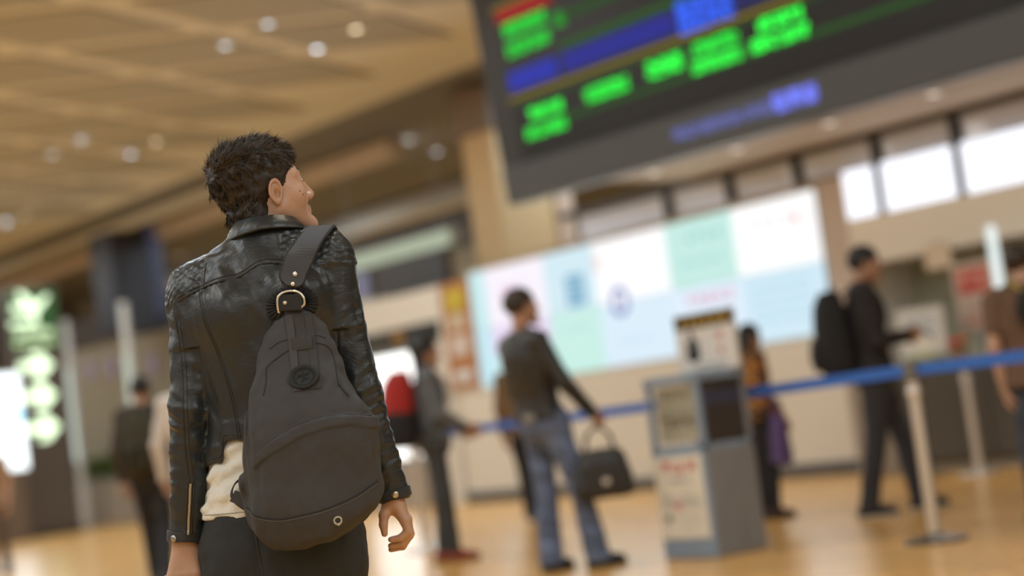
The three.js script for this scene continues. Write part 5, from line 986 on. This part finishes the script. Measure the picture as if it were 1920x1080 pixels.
  seam('seam', packD, B1.slice(1), 0.0014, dark, sack, 60); seam('seam', packD, BS, 0.0018, dark, sack, 60); seam('stitching', packD, BS.map(([x, y]) => [x, y - 0.005]), 0.0009, std(col(0.13, 0.125, 0.12), 0.8), sack, 60, 0.0004);
  seam('seam', packD, [[-0.014, 1.06], [-0.006, 1.092], [-0.004, 1.122], [0.022, 1.142], [0.054, 1.158], [0.066, 1.160]], 0.0017, dark, sack); seam('seam', packD, [[0.098, 1.164], [0.115, 1.165], [0.138, 1.153], [0.148, 1.128], [0.152, 1.1], [0.156, 1.06]], 0.0017, dark, sack);
  seam('seam', packD, [[0.005, 1.165], [0.03, 1.178], [0.058, 1.183]], 0.0013, dark, sack); seam('seam', packD, [[0.1, 1.183], [0.118, 1.182], [0.134, 1.175]], 0.0013, dark, sack);
  // centre webbing with a loop patch
  const strip = (x, y0, y1, hw, name, m, lift) => { const pts = []; for (let i = 0; i <= 16; i++) { const y = y0 + (y1 - y0) * i / 16; pts.push([x + (1.25 - y) * 0.06, y, 0]); } const P = pts.map(([a, b]) => [a, b, onBack(packD, a, b) + lift]); return part(name, ribbon(P, P.map(() => [1, 0, 0]), hw, 0.003), m, sack); };
  strip(0.054, 1.25, 1.06, 0.0085, 'webbing', webbing, 0.0012); strip(0.098, 1.235, 1.06, 0.0085, 'webbing', canvasDark, 0.0012); strip(0.076, 1.24, 1.06, 0.013, 'webbing', canvasDark, 0.0004);
  strip(0.076, 1.184, 1.154, 0.024, 'loop_patch', canvasDark, 0.0035);
  // round badge with a raised rim and a small raised emblem
  {
    const z = onBack(packD, 0.081, 1.089), nrm = new THREE.Vector3(packD(0.091, 1.089, z) - packD(0.071, 1.089, z), packD(0.081, 1.099, z) - packD(0.081, 1.079, z), packD(0.081, 1.089, z + 0.01) - packD(0.081, 1.089, z - 0.01)).normalize();
    const M = new THREE.Matrix4().makeRotationFromQuaternion(new THREE.Quaternion().setFromUnitVectors(new THREE.Vector3(0, 1, 0), nrm)).setPosition(0.081, 1.089, z + 0.001), lm = phys(col(0.016, 0.018, 0.014), 0.42, { bumpMap: leatherBump, bumpScale: 0.0012 });
    const g = lathe([[0, 0.003], [0.024, 0.003], [0.0262, 0.0058], [0.030, 0.0062], [0.0335, 0.0048], [0.0345, 0]], 56); g.scale(1.05, 1, 0.94); g.applyMatrix4(M); const badge = part('badge', g, lm, sack); badge.userData.label = 'black leather badge';
    const em = []; for (const pts of [[[-0.014, -0.002], [-0.006, 0.006], [0.004, 0.004], [0.012, 0.009]], [[-0.012, 0.008], [-0.002, 0.002], [0.006, -0.006], [0.013, -0.004]], [[-0.004, -0.012], [0.001, -0.004], [0.002, 0.004], [0.0, 0.013]]]) em.push(tube(pts.map(([a, b]) => [a, 0.0032, -b]), 0.0016, 20, 6)); 
    const ring = new THREE.TorusGeometry(0.0215, 0.0008, 6, 48); ring.rotateX(Math.PI / 2); ring.translate(0, 0.0034, 0); em.push(ring);
    const eg = merge(em); eg.applyMatrix4(M); part('emblem', eg, lm, badge);
  }
  { const z = onBack(packD, 0.124, 0.765); const g = new THREE.TorusGeometry(0.0082, 0.0018, 10, 32); g.rotateX(-0.15); g.translate(0.124, 0.765, z + 0.003); part('grommet', g, std(col(0.62, 0.60, 0.50), 0.35, { metalness: 0.9 }), sack); part('grommet_tongue', box(0.1225, 0.1265, 0.7535, 0.759, z + 0.001, z + 0.0045), std(col(0.62, 0.60, 0.50), 0.35, { metalness: 0.9 }), sack); }
  seam('side_zip', packD, [[0.155, 1.068], [0.166, 1.05], [0.176, 1.035]], 0.0035, dark, sack, 20);
  // gathered black cord round the neck of the sack
  {
    const N = 220, M = 14, vv = [], id = [];
    for (let i = 0; i <= N; i++) { const a = i / N * Math.PI * 2, rip = 1 + 0.13 * Math.sin(i / N * Math.PI * 2 * 30), cx = 0.062 + 0.046 * Math.cos(a), cy = 1.264 + 0.03 * Math.sin(a), cz = 0.142 - 0.012 * Math.sin(a); for (let k = 0; k < M; k++) { const b = k / M * Math.PI * 2, r = 0.0150 * rip; vv.push(cx + Math.cos(a) * Math.cos(b) * r, cy + Math.sin(a) * Math.cos(b) * r, cz + Math.sin(b) * r * 0.85); } }
    for (let i = 0; i < N; i++) for (let k = 0; k < M; k++) { const a = i * M + k, b = i * M + (k + 1) % M; id.push(a, a + M, b, b, a + M, b + M); }
    const g = new THREE.BufferGeometry(); g.setAttribute('position', new THREE.Float32BufferAttribute(vv, 3)); g.setIndex(id); g.computeVertexNormals(); part('gathered_cord', g, std(col(0.008, 0.008, 0.008), 0.8), bag);
  }
  // leather tab, ring and rivets
  const tabM = phys(col(0.010, 0.010, 0.009), 0.5), steel = std(col(0.78, 0.77, 0.73), 0.28, { metalness: 1 });
  part('tab', rbox(-0.03, 0.03, -0.02, 0.02, -0.004, 0.004, 0.004, 3).rotateZ(-0.08).translate(0.062, 1.266, 0.176), tabM, bag);
  part('ring', tube([[0.034, 1.246, 0.176], [0.033, 1.262, 0.18], [0.037, 1.282, 0.181], [0.05, 1.291, 0.181], [0.07, 1.292, 0.181], [0.086, 1.286, 0.181], [0.095, 1.272, 0.181], [0.094, 1.258, 0.18], [0.084, 1.25, 0.176]], 0.0028, 60, 10), steel, bag);
  const rivet = (x, y, z, r) => lathe([[0, 0.003], [r * 0.6, 0.0028], [r, 0.001], [r, -0.001]], 20).rotateX(Math.PI / 2).translate(x, y, z);
  part('rivet', rivet(0.051, 1.267, 0.1812, 0.0048), steel, bag);
  // shoulder strap up the back, over the shoulder and down the front
  {
    const path = [[0.069, 1.303, 0.17], [0.072, 1.325, 0.158], [0.088, 1.362, 0.142], [0.11, 1.402, 0.112], [0.13, 1.437, 0.058], [0.137, 1.452, 0.008], [0.136, 1.438, -0.05], [0.128, 1.38, -0.098], [0.115, 1.28, -0.128], [0.125, 1.12, -0.13], [0.16, 1.0, -0.095], [0.19, 0.93, -0.02], [0.18, 0.88, 0.09], [0.15, 0.85, 0.13]];
    const n = 90, P = sample(path, n), W = P.map((_, i) => { const u = i / n; return u < 0.06 ? 0.010 + 0.017 * Math.sqrt(u / 0.06) : u < 0.42 ? 0.027 + 0.003 * smooth(0.06, 0.2, u) : 0.03 - 0.014 * smooth(0.55, 0.75, u); });
    const S = P.map((_, i) => { const u = i / n; return u < 0.2 ? [1, -0.32, -0.12] : u < 0.45 ? [1, -0.1, 0.12] : [1, 0.1, 0.1]; });
    for (let k = 0; k < 3; k++) for (let i = 1; i < n; i++) S[i] = S[i].map((q, j) => (S[i - 1][j] + q + S[i + 1][j]) / 3);
    const st = part('shoulder_strap', ribbon(P, S, W, 0.008), webbing, bag);
    for (const e of [-1, 1]) { const pts = P.map((p, i) => { const L = Math.hypot(...S[i]); return [p[0] + S[i][0] / L * W[i] * e, p[1] + S[i][1] / L * W[i] * e, p[2] + S[i][2] / L * W[i] * e]; }); part('strap_edge', tube(pts.slice(2), 0.0045, 140, 6), webbing, st); }
    part('rivet', rivet(0.079, 1.331, 0.1615, 0.0055), std(col(0.8, 0.78, 0.7), 0.3, { metalness: 0.8 }), st); part('rivet', rivet(0.0725, 1.308, 0.1735, 0.005), std(col(0.8, 0.78, 0.7), 0.3, { metalness: 0.8 }), st);
  }
  // the lower end of the other strap, looped at the side
  part('strap_loop', ribbon(sample([[-0.06, 0.886, 0.14], [-0.088, 0.885, 0.138], [-0.116, 0.874, 0.136], [-0.129, 0.85, 0.135], [-0.122, 0.832, 0.136], [-0.1, 0.812, 0.137], [-0.065, 0.79, 0.14]], 40), Array.from({ length: 41 }, (_, i) => [0.35, 0.25, 1]), 0.012, 0.003), canvasDark, bag);
  part('strap_end', ribbon(sample([[-0.124, 0.846, 0.152], [-0.105, 0.835, 0.155], [-0.08, 0.812, 0.158], [-0.06, 0.79, 0.16]], 16), Array.from({ length: 17 }, () => [0.55, 0.83, 0]), 0.014, 0.004), webbing, bag);

  // ---- the case in the left hand
  const kase = thing('suitcase', 'grey green cabin case held by its handle in the left hand of the young man', 'suitcase', ME, ME_TURN);
  const shell = std(col(0.14, 0.16, 0.12), 0.5);
  part('shell', rbox(-0.45, -0.255, 0.05, 0.56, -0.2, 0.18, 0.035, 4), shell, kase);
  for (let i = 0; i < 4; i++) part('rib', rbox(-0.455, -0.25, 0.1 + i * 0.11, 0.13 + i * 0.11, -0.204, 0.184, 0.006), shell, kase);
  part('handle', tube([[-0.34, 0.54, -0.006], [-0.34, 0.645, -0.006], [-0.335, 0.664, -0.006], [-0.32, 0.667, -0.006], [-0.25, 0.67, -0.006], [-0.222, 0.672, -0.006], [-0.212, 0.667, -0.006], [-0.211, 0.655, -0.006], [-0.24, 0.6, -0.006], [-0.265, 0.56, -0.006], [-0.27, 0.545, -0.006]], 0.012, 80, 12), shell, kase);
  for (const [x, z] of [[-0.42, -0.17], [-0.29, -0.17], [-0.42, 0.15], [-0.29, 0.15]]) part('wheel', new THREE.TorusGeometry(0.018, 0.011, 8, 18).rotateY(0.4).translate(x, 0.029, z), blackShoe, kase);
}
renderer.render(scene, camera);
